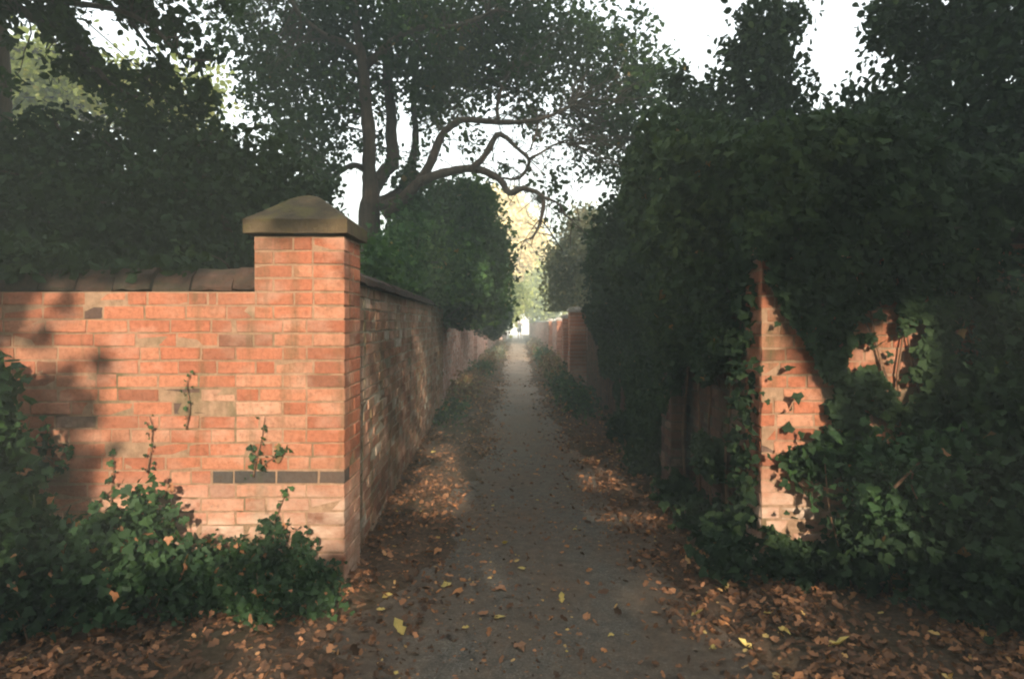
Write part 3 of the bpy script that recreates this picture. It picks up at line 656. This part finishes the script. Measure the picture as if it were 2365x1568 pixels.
# pale tree beyond
def far_tree(name, label, bl, n, size, mat, basex, D, seed, gap=.2, cl=.3, kind='oval', ysc=1.3, tr=.18, gs=.8, cat='tree', per=14, shell=.45):
    P, t = blobs(bl, n, cl, per, gap, gs, ysc, seed, shell); P = P[P[:, 2] > (1.78 if mat == 'greygreen' else .03)]; t = t[:len(P)]
    e = empty(name, (basex, D, 0), label, cat); leaves('crown', P, size, kind, mat, e, tint=t)
    c = P.mean(0); top = P[:, 2].max(); T = [tube_arrays([(basex, D, -.1), (basex+.1, D, c[2]*.5), (c[0]*.6+basex*.4, c[1], c[2]), (c[0], c[1], top*.85+c[2]*.15)], [tr, tr*.8, tr*.5, tr*.2], 8, 4, .1)]
    T += twigs_to(P, T[0][0][40:], 50, tr*.12, seed); wood('trunk', T, 'bark', e); return e
far_tree('tree', 'pale yellow green tree beyond the dark evergreen at far upper left', [(60, 190, 90, 14), (150, 200, 80, 14), (20, 240, 60, 14), (260, 210, 60, 14, .7), (370, 230, 50, 14, .8), (450, 240, 50, 14, .8), (-60, 230, 90, 14), (480, 190, 30, 14, .4)], 16000, .13, 'pale', -9, 14.5, 11, .25, .3)

# ------------------------------------------------------------------ ivy bush over the left alley wall
e = empty('bush', (-1.9, 10, 0), 'round dark green bush spilling over the left alley wall', 'bush')
bl = [(985, 545, 85, 9.6), (1050, 510, 75, 10), (1080, 590, 90, 10.3), (1110, 640, 65, 10.6), (1000, 620, 110, 9.5), (950, 590, 62, 8.8), (905, 620, 50, 7.6), (960, 655, 50, 8.6), (1040, 680, 50, 10), (1100, 695, 42, 10.8), (1120, 560, 45, 10.5), (1100, 480, 50, 10.3), (1040, 465, 35, 10), (1140, 700, 28, 11.2), (860, 620, 30, 6.5), (900, 650, 25, 6.6), (1045, 726, 20, 11, 2), (1040, 733, 14, 11.5, 3), (1070, 728, 22, 11.6, 2), (1110, 735, 18, 12.5)]
P, t = blobs(bl, 52000, .13, 14, .1, .35, 1.5, 21, .4)
ok = ~((P[:, 0] > np.interp(P[:, 1], [3.8, 8, 12], [-1.3, -1.5, -1.65])) & (P[:, 2] < np.where(P[:, 1] < 10.6, 1.82, 1.47)-noise(P, .3, 3)*.12))
P = P[ok]; t = t[ok]
leaves('crown', P, .07, 'ivy', 'bush_green', e, tint=t)
T = [tube_arrays([(-1.9, 10, -.1), (-1.9, 9.8, 1.2), (-1.7, 9.6, 2.2), (-1.6, 9.6, 3)], [.12, .1, .07, .03], 8, 4, .1), tube_arrays([(-1.9, 8.4, -.1), (-1.8, 8.2, 1.2), (-1.7, 8.2, 2.2)], [.08, .06, .03], 8, 4, .1)]
T += twigs_to(P, np.vstack([q[0] for q in T]), 60, .008, 7); wood('trunk', T, 'bark', e)

# ------------------------------------------------------------------ far end of the alley
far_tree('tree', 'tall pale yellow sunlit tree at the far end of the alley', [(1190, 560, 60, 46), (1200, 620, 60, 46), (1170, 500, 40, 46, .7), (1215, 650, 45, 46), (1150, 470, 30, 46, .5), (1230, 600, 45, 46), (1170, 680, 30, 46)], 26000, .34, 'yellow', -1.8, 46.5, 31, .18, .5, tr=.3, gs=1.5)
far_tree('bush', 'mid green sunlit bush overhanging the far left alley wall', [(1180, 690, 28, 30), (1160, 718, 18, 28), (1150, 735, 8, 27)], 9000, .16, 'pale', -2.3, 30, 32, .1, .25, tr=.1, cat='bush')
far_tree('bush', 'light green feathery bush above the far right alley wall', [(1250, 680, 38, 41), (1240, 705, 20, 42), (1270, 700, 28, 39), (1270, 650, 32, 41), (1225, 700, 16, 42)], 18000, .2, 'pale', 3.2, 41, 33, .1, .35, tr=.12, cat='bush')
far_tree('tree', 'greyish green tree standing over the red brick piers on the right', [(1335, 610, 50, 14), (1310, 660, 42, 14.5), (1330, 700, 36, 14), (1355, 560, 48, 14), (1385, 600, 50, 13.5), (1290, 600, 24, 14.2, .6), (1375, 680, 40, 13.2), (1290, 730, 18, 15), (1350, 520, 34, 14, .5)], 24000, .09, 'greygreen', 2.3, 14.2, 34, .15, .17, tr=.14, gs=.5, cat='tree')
far_tree('bush', 'dark ivy clump hanging over the far left wall near the opening', [(1140, 745, 22, 17), (1120, 730, 26, 15.5), (1155, 725, 16, 18)], 8000, .09, 'ivy', -2.0, 16.5, 35, .05, .12, 'ivy', tr=.06, gs=.4, cat='bush')

# ------------------------------------------------------------------ right hand masses
e = empty('tree', (3.2, 6.2, 0), 'huge dark tree filling the right side above the ivy covered walls', 'tree')
bl = [(1640, 270, 90, 6.2, 1.3), (1600, 230, 50, 6.4, 2), (1560, 180, 25, 6.4, 2), (1740, 210, 70, 6, 1.6), (1770, 130, 70, 6, 2), (1750, 60, 55, 6, 2), (1820, 40, 40, 6, 2), (1700, 120, 25, 6, 2), (1800, 230, 80, 6), (1610, 370, 110, 6.4), (1770, 350, 130, 6), (1510, 480, 90, 7), (1440, 520, 60, 7.5), (1930, 330, 100, 5.6), (1980, 270, 50, 5.6), (2100, 220, 85, 5), (2060, 80, 50, 5, 2), (2050, 10, 40, 5, 2), (2170, 80, 110, 5, 1.6), (1990, 190, 30, 5.2, .4), (2300, 100, 160, 4.7), (2300, 300, 200, 4.7), (2100, 400, 180, 5), (1950, 500, 180, 5.4), (1700, 540, 150, 6), (2200, 560, 200, 4.8), (1570, 580, 120, 6.5), (1460, 610, 75, 7.5), (1850, 620, 150, 5.4), (2450, 300, 230, 4.7), (2250, -80, 150, 4.8), (1760, -60, 60, 6, .6), (2420, -50, 200, 4.7)]
P, t = blobs([b_ for b_ in bl if b_[1] > 370], 52000, .09, 12, .36, .4, 1.25, 41, .55); P_, t_ = blobs([b_ for b_ in bl if b_[1] <= 370], 36000, .07, 9, .36, .14, 1.25, 42, .55); P = np.vstack([P, P_]); t = np.concatenate([t, t_])
P = P[P[:, 1] > 3.9]; t = t[:len(P)]
leaves('crown', P, .068, 'oval', 'ivy', e, tint=t*.9)
T = [tube_arrays([(3.2, 6.2, -.1), (3.1, 6.2, 1.4), (3.2, 6, 2.2), (3.0, 5.9, 2.7), (2.9, 5.8, 3.2)], [.28, .22, .17, .1, .04], 10, 4, .1), tube_arrays([(3.2, 6.1, 2.0), (2.3, 6.1, 2.9), (1.9, 6.3, 3.1), (1.7, 6.2, 3.3)], [.12, .09, .05, .02], 8, 4), tube_arrays([(3.2, 6.1, 2.1), (4.1, 5.4, 3.0), (4.7, 5.2, 3.3), (5.2, 4.9, 3.6)], [.12, .09, .05, .02], 8, 4)]
T += twigs_to(P[P[:, 2] < 3.9], np.vstack([q[0] for q in T]), 120, .006, 8); wood('trunk', T, 'bark', e)
# dark hedge over the right alley wall, hanging down its face
e = empty('ivy', (1.7, 7.5, 0), 'thick dark ivy hanging over the right alley wall almost to the ground', 'ivy')
rng = np.random.default_rng(55); n = 70000
D = 3.95+6.5*rng.uniform(0, 1, n)**1.3; z = rng.uniform(.05, 3.1, n); 
xf = np.interp(D, [3.9, 8, 13], [1.42, 1.4, 1.43])
P0 = np.stack([0*D, D, z], 1); nz = noise(P0, .5, 7)*.7+noise(P0, .2, 8)*.3
low = np.interp(nz, [.25, .62], [1.6, .1])-.4*((D > 5.6) & (D < 6.5))+.35*(D < 5)+.5*np.clip((D-8)/4, 0, 1)       # how far the ivy hangs
th = .1+.35*np.clip((z-1.2)/1.0, 0, 1)*nz*1.6+.05*nz
x = xf-.02-th*rng.uniform(0, 1, n)**.6
over = z > 1.78
x = np.where(over, xf+rng.uniform(-.05, .6, n)-th*.8, x)
ok = (z > low) & (z < 2.0+1.1*noise(P0, .8, 46)+.2*noise(P0, .2, 47))
P = np.stack([x, D, z], 1)[ok]; tt = np.clip(nz[ok]*.8+rng.uniform(-.15, .3, ok.sum()), 0, .93); tt[rng.uniform(0, 1, len(tt)) < .004] = 1.
q = 500; P2 = np.stack([RX-rng.uniform(.01, .1, q), rng.uniform(3.61, 3.95, q), rng.uniform(0, 2.1, q)], 1); P = np.vstack([P, P2]); tt = np.concatenate([tt, rng.uniform(0, .7, q)])
leaves('leaves', P, .058, 'ivy', 'ivy', e, updir=(-1.2, -.5, .5), tint=tt)
T = []
for k in range(26):
    d = 4.1+k*.34; xx = XR(d)-.03; T.append(tube_arrays([(xx, d, 0), (xx-.01, d+random.uniform(-.1, .1), .6), (xx-.02, d+random.uniform(-.15, .15), 1.2), (xx-.03, d+random.uniform(-.2, .2), 1.8)], [.012, .01, .008, .005], 5, 3))
stems(T, e)

# ivy on the right front wall, leaving bare brick showing
PA = [(1740, 640), (1775, 655), (1795, 690), (1835, 770), (1870, 830), (1915, 900), (1935, 1000), (1880, 1015), (1810, 1060), (1790, 1095), (1850, 1090), (1900, 1120), (1945, 1120), (1965, 1170), (1935, 1260), (1870, 1250), (1790, 1225), (1740, 1210)]
PB = [(1965, 760), (2045, 695), (2130, 750), (2140, 880), (2080, 940), (2040, 870), (1970, 845)]
PC = [(1995, 930), (2040, 960), (2110, 960), (2110, 1030), (2050, 1020), (2010, 1000)]
e = empty('ivy', (3.2, RD-.05, 0), 'ivy covering the right front wall around a patch of bare sunlit brick', 'ivy')
n = 60000; x = rng.uniform(RX-.12, 6.2, n); z = rng.uniform(0, 2.7, n); P0 = np.stack([x, 0*x, z], 1)
nz = noise(P0, .35, 12)*.65+noise(P0, .12, 13)*.35
thick = np.where(x > 2.9, .1+.5*np.clip((x-2.9)/1.5, 0, 1), .09)+.22*np.clip((z-1.6)/.6, 0, 1)+.15*np.clip(.6-z, 0, .6)
y = RD-.025-thick*rng.uniform(0, 1, n)**.9*(.4+nz)
dx = (x*F/y+VX)/K; dy = ((EYE-z)*F/y+VY)/K
jx = (noise(P0, .1, 14)-.5)*40; jy = (noise(P0, .1, 15)-.5)*40
inA = inpoly(dx+jx, dy+jy, PA); inB = inpoly(dx+jx, dy+jy, PB) | inpoly(dx+jx, dy+jy, PC)
near = (dx < 1990) & (dy > 640) & (dy < 1260)
p = np.where(inA, .006, np.where(inB, np.where(noise(P0, .07, 19) > .66, .5, .015), 1.)); p = np.where((dx < 1775) & (z < 1.85), .01, p)
p = np.where((x > 2.3) & (x < 3.1) & (z > .5) & ~inA & ~inB, p*np.where(nz > .36, 1, .25), p)
ok = rng.uniform(0, 1, n) < p
ok &= z < 1.95+.75*noise(P0, .7, 44)+.15*noise(P0, .15, 45)
P = np.stack([x, y, z], 1)[ok]; tt = np.clip(nz[ok]*.8+rng.uniform(-.1, .3, ok.sum()), 0, .93)
leaves('leaves', P, .052, 'ivy', 'ivy', e, updir=(0, -1.3, .5), spread=.8, tint=tt)
T = []
for k in range(30):
    xx = 2.1+k*.12+random.uniform(-.05, .05); T.append(tube_arrays([(xx, RD-.03, 0), (xx+random.uniform(-.1, .1), RD-.03, .6), (xx+random.uniform(-.2, .1), RD-.03, 1.2), (xx+random.uniform(-.3, .1), RD-.03, 1.8)], [.01, .008, .007, .004], 5, 3))
T.append(limb([(2065, 1125), (2105, 1085), (2125, 1065)], .009, .004, 3.1)); T.append(limb([(2108, 1090), (2105, 1120), (2118, 1150)], .006, .003, 3.1))
stems(T, e)
# low plants in front of the right wall
def low_plant(name, label, bl, n, size, kind, mat, loc, seed, cat='plant', cl=.06, gap=.15, nstem=20, ysc=1.0, group=None, gs=.2, updir=(0, -.5, .6), shell=.45, orange=.008):
    P, t = blobs(bl, n, cl, 10, gap, gs, ysc, seed, shell, orange); g = surf(P[:, 0], P[:, 1]); ok = P[:, 2] > g+.015; P = P[ok]; t = t[ok]
    e = empty(name, loc, label, cat, group); leaves('leaves', P, size, kind, mat, e, updir=updir, tint=t)
    rr = np.random.default_rng(seed); T = []
    for k in range(nstem):
        q = P[rr.integers(len(P))]; bx = q[0]*.8+loc[0]*.2+rr.normal()*.03; by = q[1]*.8+loc[1]*.2; T.append(tube_arrays([(bx, by, -.01), (bx*.5+q[0]*.5+rr.normal()*.03, (by+q[1])/2, q[2]*.55), tuple(q)], [.005, .004, .002], 5, 3))
    stems(T, e); return e
low_plant('ivy', 'low dark ivy spreading over the ground below the right wall', [(1660, 1290, 25, 3.5), (1740, 1305, 28, 3.5), (1840, 1310, 28, 3.5), (1975, 1290, 38, 3.4), (2060, 1230, 80, 3.3), (2180, 1240, 90, 3.2), (2300, 1240, 110, 3.1), (2380, 1330, 110, 2.9), (2170, 1330, 40, 3.1), (2270, 1380, 50, 3.0), (2420, 1080, 140, 3.1), (2380, 950, 110, 3.25), (2450, 800, 130, 3.3)], 24000, .052, 'ivy', 'ivy', (2.6, 3.1, 0), 61, 'ivy', .07, .1)
low_plant('bramble', 'leafy bramble arching in front of the ivy on the right wall', [(1850, 1075, 16, 3.5), (1900, 1065, 22, 3.5), (1885, 1130, 18, 3.5, .5), (2000, 1070, 40, 3.4), (2080, 1100, 60, 3.25), (2160, 1130, 60, 3.2), (2060, 1170, 50, 3.25), (2200, 1060, 50, 3.2)], 2700, .05, 'ivy', 'bramble', (2.4, 3.2, 0), 62, 'bramble', .06, .2)
low_plant('ivy', 'dark ivy at the foot of the right alley wall', [(1560, 1150, 30, 5.0), (1620, 1200, 35, 4.5), (1680, 1250, 35, 4.0), (1490, 1060, 30, 6), (1440, 990, 25, 7.5)], 4500, .06, 'ivy', 'ivy', (1.3, 4.6, 0), 63, 'ivy', .06, .15)

# ------------------------------------------------------------------ left foreground plants
low_plant('bramble', 'dark leafy shrub rising at the left edge of the front wall', [(-60, 900, 55, 3.05), (-45, 1010, 60, 3.05), (-5, 1110, 50, 3.05), (30, 1210, 50, 3.05), (-60, 1260, 120, 2.9), (-120, 1050, 120, 3)], 9000, .06, 'ivy', 'bramble', (-2.6, 3.05, 0), 71, 'shrub', .05, .1)
low_plant('bramble', 'broad leaved bramble in front of the sunlit wall, left of the ivy', [(150, 1270, 50, 3.05), (240, 1245, 45, 3.1), (330, 1175, 22, 3.2), (365, 1215, 22, 3.2), (310, 1255, 40, 3.1), (180, 1330, 65, 3.0), (330, 1320, 50, 3.05), (60, 1320, 75, 2.95), (60, 1380, 50, 2.9), (430, 1330, 35, 3.1), (250, 1385, 40, 2.95)], 7000, .045, 'ivy', 'bramble', (-1.9, 2.9, 0), 72, 'bramble', .055, .2, orange=.03)
low_plant('ivy', 'small leaved ivy creeping at the foot of the corner pillar', [(470, 1300, 26, 3.3), (540, 1310, 30, 3.3), (620, 1305, 30, 3.34), (690, 1310, 30, 3.34), (745, 1350, 26, 3.3), (560, 1370, 48, 3.15), (680, 1380, 50, 3.15), (450, 1375, 50, 3.1), (600, 1410, 40, 3.05), (735, 1405, 28, 3.1), (635, 1225, 12, 3.4), (550, 1262, 9, 3.4), (700, 1252, 10, 3.4), (480, 1262, 8, 3.4)], 8500, .032, 'ivy', 'bramble', (-1.1, 3.1, 0), 73, 'ivy', .04, .2, 30, orange=.04)
def climber(label, lines, leafsize, seed, D=DW-.02, dens=60):
    rr = np.random.default_rng(seed); e = empty('creeper', tuple(W(lines[0][0][0], lines[0][0][1], D)*np.array([1, 1, 0])), label, 'creeper'); T = []; P = []
    for ln in lines:
        v, fc = limb(ln, .004, .0018, D, 0, 5); T.append((v, fc)); c = v.reshape(-1, 5, 3).mean(1)
        for i in range(len(c)-1):
            m = max(1, int(np.linalg.norm(c[i+1]-c[i])*dens))
            for k in range(m): P.append(c[i]+(c[i+1]-c[i])*rr.uniform()+rr.normal(size=3)*np.array([.016, .008, .016])+np.array([0, -.012, 0]))
    leaves('leaves', np.array(P), leafsize, 'ivy', 'bramble', e, updir=(0, -1.2, .4), spread=.7); stems(T, e)
climber('thin ivy sprig climbing the wall just above the bramble', [[(255, 1200), (258, 1130), (262, 1080), (258, 1040)], [(258, 1130), (235, 1150), (215, 1170)]], .03, 1)
climber('dark leafy creeper on the wall at far left', [[(60, 1150), (90, 1080), (110, 1020), (105, 970)], [(100, 1040), (140, 1030), (165, 1020)], [(90, 1100), (140, 1080), (160, 1040)]], .045, 2, dens=110)
climber('faint creeper branching above the band of dark bricks', [[(585, 1100), (592, 1060), (605, 1010), (612, 960)], [(600, 1080), (625, 1060), (660, 1045)], [(630, 1055), (650, 1040), (672, 1035)], [(590, 1060), (583, 1045), (580, 1035)]], .028, 3, dens=70)
climber('ivy shoot climbing beside the dark bricks of the pillar', [[(610, 1260), (630, 1220), (640, 1190), (655, 1150), (665, 1120)], [(632, 1215), (622, 1195)]], .03, 4, dens=60)
climber('wispy creeper trailing down the middle of the sunlit wall', [[(340, 1090), (348, 1040), (352, 990), (345, 960)], [(430, 990), (438, 940), (432, 890), (440, 860)]], .02, 5, dens=30)

# ------------------------------------------------------------------ plants along the path
vp = [(-1.12, 10.2, .22, 'bramble', 'low green weeds at the foot of the left wall, nearest the camera'), (-1.15, 12.2, .42, 'rust', 'rusty brown fern against the left wall'), (-1.12, 14.5, .45, 'rust', 'second rusty fern along the left wall'), (-1.05, 17.5, .42, 'bramble', 'green clump beside the left edge of the path'),
      (-1.0, 21, .5, 'rust', 'brown undergrowth on the left before the sunlit stretch'), (-.95, 26, .5, 'greygreen', 'dark tuft left of the sunlit stretch of path'), (-.95, 33, .55, 'rust', 'reddish shrub left of the far path'), (1.0, 11, .45, 'bramble', 'bright green weeds right of the path beside the ivy'),
      (.98, 13.2, .55, 'bramble', 'leafy green clump right of the path below the first red pier'), (1.0, 15.5, .6, 'rust', 'rusty plants right of the path below the red piers'), (.98, 18.5, .65, 'rust', 'second rusty clump right of the path'), (.95, 22.5, .6, 'bramble', 'green shrub right of the path beyond the piers'),
      (.95, 28, .6, 'rust', 'orange brown undergrowth right of the sunlit path'), (.95, 36, .6, 'rust', 'far red brown shrub right of the path near the opening')]
for i, (x, d, h, mt, lab) in enumerate(vp):
    rr = np.random.default_rng(200+i); n = 1500; a = rr.normal(size=(n, 3))*np.array([.15, .5+.02*d, h*.26]); P = np.array([x, d, h*.32])+a
    P = P[(P[:, 2] > .02) & (P[:, 0] > XL(d)+.03) & (P[:, 0] < XR(d)-.03)]
    e = empty('plant', (x, d, 0), lab, 'plant', 'plants along the edges of the path'); leaves('leaves', P, .055+.002*d, 'oval', mt, e, updir=(0, -.3, .5), rng=rr)
    T = []
    for k in range(14):
        q = P[rr.integers(len(P))]; T.append(tube_arrays([(x+(q[0]-x)*.4, q[1], -.01), (x+(q[0]-x)*.8, q[1], q[2]*.6), tuple(q+[0, 0, .05])], [.006, .004, .002], 5, 2))
    stems(T, e)

# ------------------------------------------------------------------ far end: house, post and walker
V, l, c = merge([(np.array([(-60, 57.6, -.012), (60, 57.6, -.012), (60, 77.5, -.012), (-60, 77.5, -.012)], float), [(0, 1, 2, 3)])])
tag(mesh_obj('road', V, l, c, plain('pale_concrete', (.5, .47, .42))), 'sunlit pale road crossing beyond the end of the alley', None, None, 'structure')
WH = plain('white_render', (.82, .8, .76), .8, .04)
h = empty('house', (0, 78, 0), 'white sunlit house beyond the far end of the alley', 'house')
def boxm(name, lo, hi, mat, parent):
    b = Bricks(1); b.box(lo, hi, 0); return mesh_obj(name, np.vstack(b.V), b.l, b.c, mat, parent)
boxm('wall', (-9, 78, -.1), (9, 86, 5.4), WH, h)
V, l, c = merge([(np.array([(-9.4, 77.6, 5.4), (9.4, 77.6, 5.4), (9.4, 86.4, 5.4), (-9.4, 86.4, 5.4), (-9.4, 82, 8.4), (9.4, 82, 8.4)], float), [(0, 1, 5, 4), (2, 3, 4, 5), (1, 2, 5), (3, 0, 4), (3, 2, 1, 0)])])
mesh_obj('roof', V, l, c, plain('roof_tile', (.3, .13, .09)), h)
GL = plain('window_glass', (.05, .06, .07), .2)
for wx in (-6, -2.6, 2.6, 6):
    for wz in (.9, 3.3):
        f = boxm('window', (wx-.6, 77.95, wz), (wx+.6, 77.998, wz+1.2), WH, h); boxm('pane', (wx-.52, 77.93, wz+.08), (wx+.52, 77.948, wz+1.12), GL, f)
b = Bricks(91)
e = empty('gate_post', (-.98, 56.2, 0), 'white post at the left of the bright opening', 'post')
v, fc = tube_arrays([(-.98, 56.2, -.1), (-.98, 56.2, .6), (-.98, 56.2, 1.55)], [.07, .065, .06], 10, 1); V, l, c = merge([(v, fc)]); mesh_obj('shaft', V, l, c, WH, e)
v, fc = tube_arrays([(-.98, 56.2, 1.552), (-.98, 56.2, 1.58), (-.98, 56.2, 1.64)], [.08, .075, .01], 10, 1); V, l, c = merge([(v, fc)]); mesh_obj('cap', V, l, c, WH, e)

def person():
    px = (1200*K-VX)*55/F; D = 55.0
    e = empty('person', (px, D, .01), 'person in grey top and dark shorts walking away at the far end of the path', 'person')
    skin = plain('skin', (.42, .24, .17), .6, .05)
    # joints: x, y, z, radius
    J = {'pel': (0, 0, .95, .13), 'wst': (0, .0, 1.1, .115), 'chs': (0, -.01, 1.3, .135), 'nkb': (0, 0, 1.45, .07), 'nk': (0, .0, 1.5, .052), 'hd': (0, .01, 1.58, .075), 'hd2': (0, .015, 1.66, .09), 'top': (0, .01, 1.72, .06),
         'sl': (-.17, 0, 1.41, .058), 'el': (-.25, -.02, 1.13, .042), 'wl': (-.25, .12, .92, .028), 'hl': (-.25, .16, .85, .032),
         'sr': (.17, 0, 1.41, .058), 'er': (.3, -.03, 1.16, .042), 'wr': (.38, .1, 1.0, .028), 'hr': (.41, .15, .96, .032),
         'hpl': (-.09, 0, .88, .1), 'kl': (-.11, .1, .5, .06), 'al': (-.11, .0, .1, .04), 'fl': (-.12, .14, .04, .035),
         'hpr': (.09, 0, .88, .1), 'kr': (.12, -.02, .49, .06), 'ar': (.12, -.14, .1, .04), 'fr': (.13, .0, .04, .035)}
    E = [('pel', 'wst'), ('wst', 'chs'), ('chs', 'nkb'), ('nkb', 'nk'), ('nk', 'hd'), ('hd', 'hd2'), ('hd2', 'top'), ('chs', 'sl'), ('sl', 'el'), ('el', 'wl'), ('wl', 'hl'), ('chs', 'sr'), ('sr', 'er'), ('er', 'wr'), ('wr', 'hr'), ('pel', 'hpl'), ('hpl', 'kl'), ('kl', 'al'), ('al', 'fl'), ('pel', 'hpr'), ('hpr', 'kr'), ('kr', 'ar'), ('ar', 'fr')]
    def skinmesh(name, names, edges, scale, mat):
        idx = {k: i for i, k in enumerate(names)}; me = bpy.data.meshes.new(name)
        me.from_pydata([J[k][:3] for k in names], [(idx[a], idx[b]) for a, b in edges], []); o = bpy.data.objects.new(name, me); COL.objects.link(o); o.parent = e
        sk = o.modifiers.new('skin', 'SKIN'); sk.use_smooth_shade = True
        if not me.skin_vertices: me.skin_vertices.new()
        for i, k in enumerate(names):
            r = J[k][3]*scale; me.skin_vertices[0].data[i].radius = (r, r); me.skin_vertices[0].data[i].use_root = (i == 0)
        s2 = o.modifiers.new('sub', 'SUBSURF'); s2.levels = 2; s2.render_levels = 2; me.materials.append(mat); return o
    # fingers on each hand
    for s_, hd in (('l', 'hl'), ('r', 'hr')):
        hx, hy, hz, _ = J[hd]
        for k, (ox, oy, ln) in enumerate(((-.03, .0, .07), (-.012, .01, .085), (.008, .01, .08), (.026, .005, .065), (.035, -.03, .045))):
            nm = f'f{s_}{k}'; J[nm] = (hx+ox, hy+oy+.02, hz-.035, .011); J[nm+'t'] = (hx+ox, hy+oy+.03, hz-.035-ln, .008); E += [(hd, nm), (nm, nm+'t')]
    skinmesh('body', list(J), E, 1, skin)
    skinmesh('shirt', ['chs', 'wst', 'nkb', 'sl', 'el', 'sr', 'er', 'pel'], [('pel', 'wst'), ('wst', 'chs'), ('chs', 'nkb'), ('chs', 'sl'), ('chs', 'sr')]+[], 1.18, plain('grey_cloth', (.16, .16, .17))) if False else None
    sub = ['chs', 'wst', 'pel', 'nkb', 'sl', 'sr']
    skinmesh('shirt', sub, [('chs', 'wst'), ('wst', 'pel'), ('chs', 'nkb'), ('chs', 'sl'), ('chs', 'sr')], 1.2, plain('grey_cloth', (.16, .16, .17)))
    J['khl'] = (-.1, .055, .62, .085); J['khr'] = (.11, -.01, .62, .085)
    skinmesh('shorts', ['pel', 'hpl', 'khl', 'hpr', 'khr'], [('pel', 'hpl'), ('hpl', 'khl'), ('pel', 'hpr'), ('hpr', 'khr')], 1.18, plain('dark_cloth', (.03, .03, .04)))
    J['h1'] = (0, -.005, 1.64, .095); J['h2'] = (0, .0, 1.71, .075)
    skinmesh('hair', ['h1', 'h2'], [('h1', 'h2')], 1.1, plain('dark_hair', (.03, .02, .015)))
person()

# ------------------------------------------------------------------ unseen trees added behind the camera to block sun, gaps cut for lit patches
def blocker_trees():
    rng = np.random.default_rng(900); objs = []
    WL = [(-3.3, .3), (-2.75, .1), (-2.2, .05), (-1.7, .1), (-1.4, .26), (-.9, .2), (-.82, 1.0), (-.82, 2.05), (-1.6, 2.05), (-1.72, 1.8), (-3.4, 1.8)]
    tx = SUN[0]/-SUN[1]; tz = SUN[2]/-SUN[1]          # per metre travelled away from the sun: x falls by tx, height by tz
    def keep(P):
        L = DW-P[:, 1]; x = P[:, 0]-tx*L; z = P[:, 2]-tz*L; Q = np.stack([x, 0*x, z], 1)
        n1 = noise(Q, .3, 31); n2 = noise(Q, .1, 32); jx = (n1-.5)*.1; jz = (n2-.5)*.08
        a = inpoly(x+jx, z+jz, WL); ddx = ((x+jx)*F/RD+VX)/K; ddy = ((EYE-z-jz)*F/RD+VY)/K
        b = inpoly(ddx-28, ddy+15, PB) | inpoly(ddx+28, ddy-20, PB) | inpoly(ddx, ddy, PC)
        for ox, oy in ((30, 0), (-30, 0), (0, 30), (0, -30), (20, 20)): b |= inpoly(ddx+ox, ddy+oy, PA)
        da = np.clip(.2+.62*np.clip((-1.7-x)/1.1, 0, 1), 0, .92)
        op = (a & (n1*.45+n2*.55 > da*.66)) | b
        op |= (z < .1) & (z > -1.3) & (n1*.5+n2*.5 > .59)                      # flecks on the ground in front
        inside = (x > -.93) & (x < 1.36) & (z > 0)
        D = DW+(x+1.08)/tx; h = z-tz*(D-DW); s1 = noise(np.stack([D, 0*D, 0*D], 1), .45, 51); s2 = noise(np.stack([D, h, 0*D], 1), .6, 52)
        op |= inside & (h > .05) & (h < 1.55) & (D > 4.3) & (D < 10) & (s1 > .42) & (s2 > .3)
        op |= inside & (h > .1) & (h < 1.5) & (D > 10.5) & (D < 56) & (s2 > .35)
        D = DW+z/tz; X = x-tx*(D-DW); g = noise(np.stack([X, D, 0*D], 1), .35, 53)
        op |= inside & (X < -.35) & (X > -1.1) & (D > 4.9) & (D < 9) & (g > .3)
        op |= inside & (X > .5) & (X < 1.15) & (D > 4.5) & (D < 6.4) & (g > .4)
        op |= (np.abs(X) < 1.2) & (((D > 21) & (D < 38)) | ((D > 41) & (D < 80)))
        for pd in (13., 15.6, 19.6): 
            xx = x-tx*(pd-DW); zz = z-tz*(pd-DW); op |= inside & (xx > 1.15) & (xx < 1.5) & (zz > .2) & (zz < 1.8)
        return ~op
    spec = [(-6.5, -7, 6.8, 17), (2.6, -8.5, 7.5, 19), (9.5, -7.5, 7, 17)]
    labs = ['unseen tree added behind the camera on the left to block sun', 'tallest unseen tree added behind the camera, gaps cut to let sun onto the walls', 'unseen tree added behind the camera on the right to block sun']
    for i, (cx, cy, r, top) in enumerate(spec):
        n = 120000; P = np.stack([cx+rng.uniform(-r, r, n), cy+rng.uniform(-2.2, 2.2, n), rng.uniform(.1, top, n)], 1)
        e2 = ((P[:, 0]-cx)/r)**2+np.clip((P[:, 2]-top*.55)/(top*.45), 0, 9)**2; nz = noise(P, 1.2, 40+i)
        P = P[e2 < .75+.5*nz]; P = P[keep(P)]
        e = empty('tree', (cx, cy, 0), labs[i], 'tree'); leaves('crown', P, .2, 'oval', 'tree', e)
        wood('trunk', [tube_arrays([(cx, cy-1, -.1), (cx+.05, cy-1, top*.3), (cx, cy-1, top*.6), (cx+.2, cy-1, top*.9)], [.4, .3, .2, .06], 10, 4, .1)], 'bark', e)
blocker_trees()

# ------------------------------------------------------------------ added veil volume: lifts dark tones like faded film, washes out the far end
def haze_veil():
    m, n, out = newmat('haze_veil'); v = n.nodes.new('ShaderNodeVolumePrincipled'); v.inputs['Density'].default_value = .013; v.inputs['Color'].default_value = (.86, 1, .9, 1); v.inputs['Anisotropy'].default_value = 0.
    n.links.new(v.outputs[0], out.inputs['Volume'])
    b = Bricks(1); b.box((-620, -620, -1.2), (620, 920, 18), 0); o = mesh_obj('haze_veil', np.vstack(b.V), b.l, b.c, m); tag(o, None, None, None, 'stuff')
haze_veil()
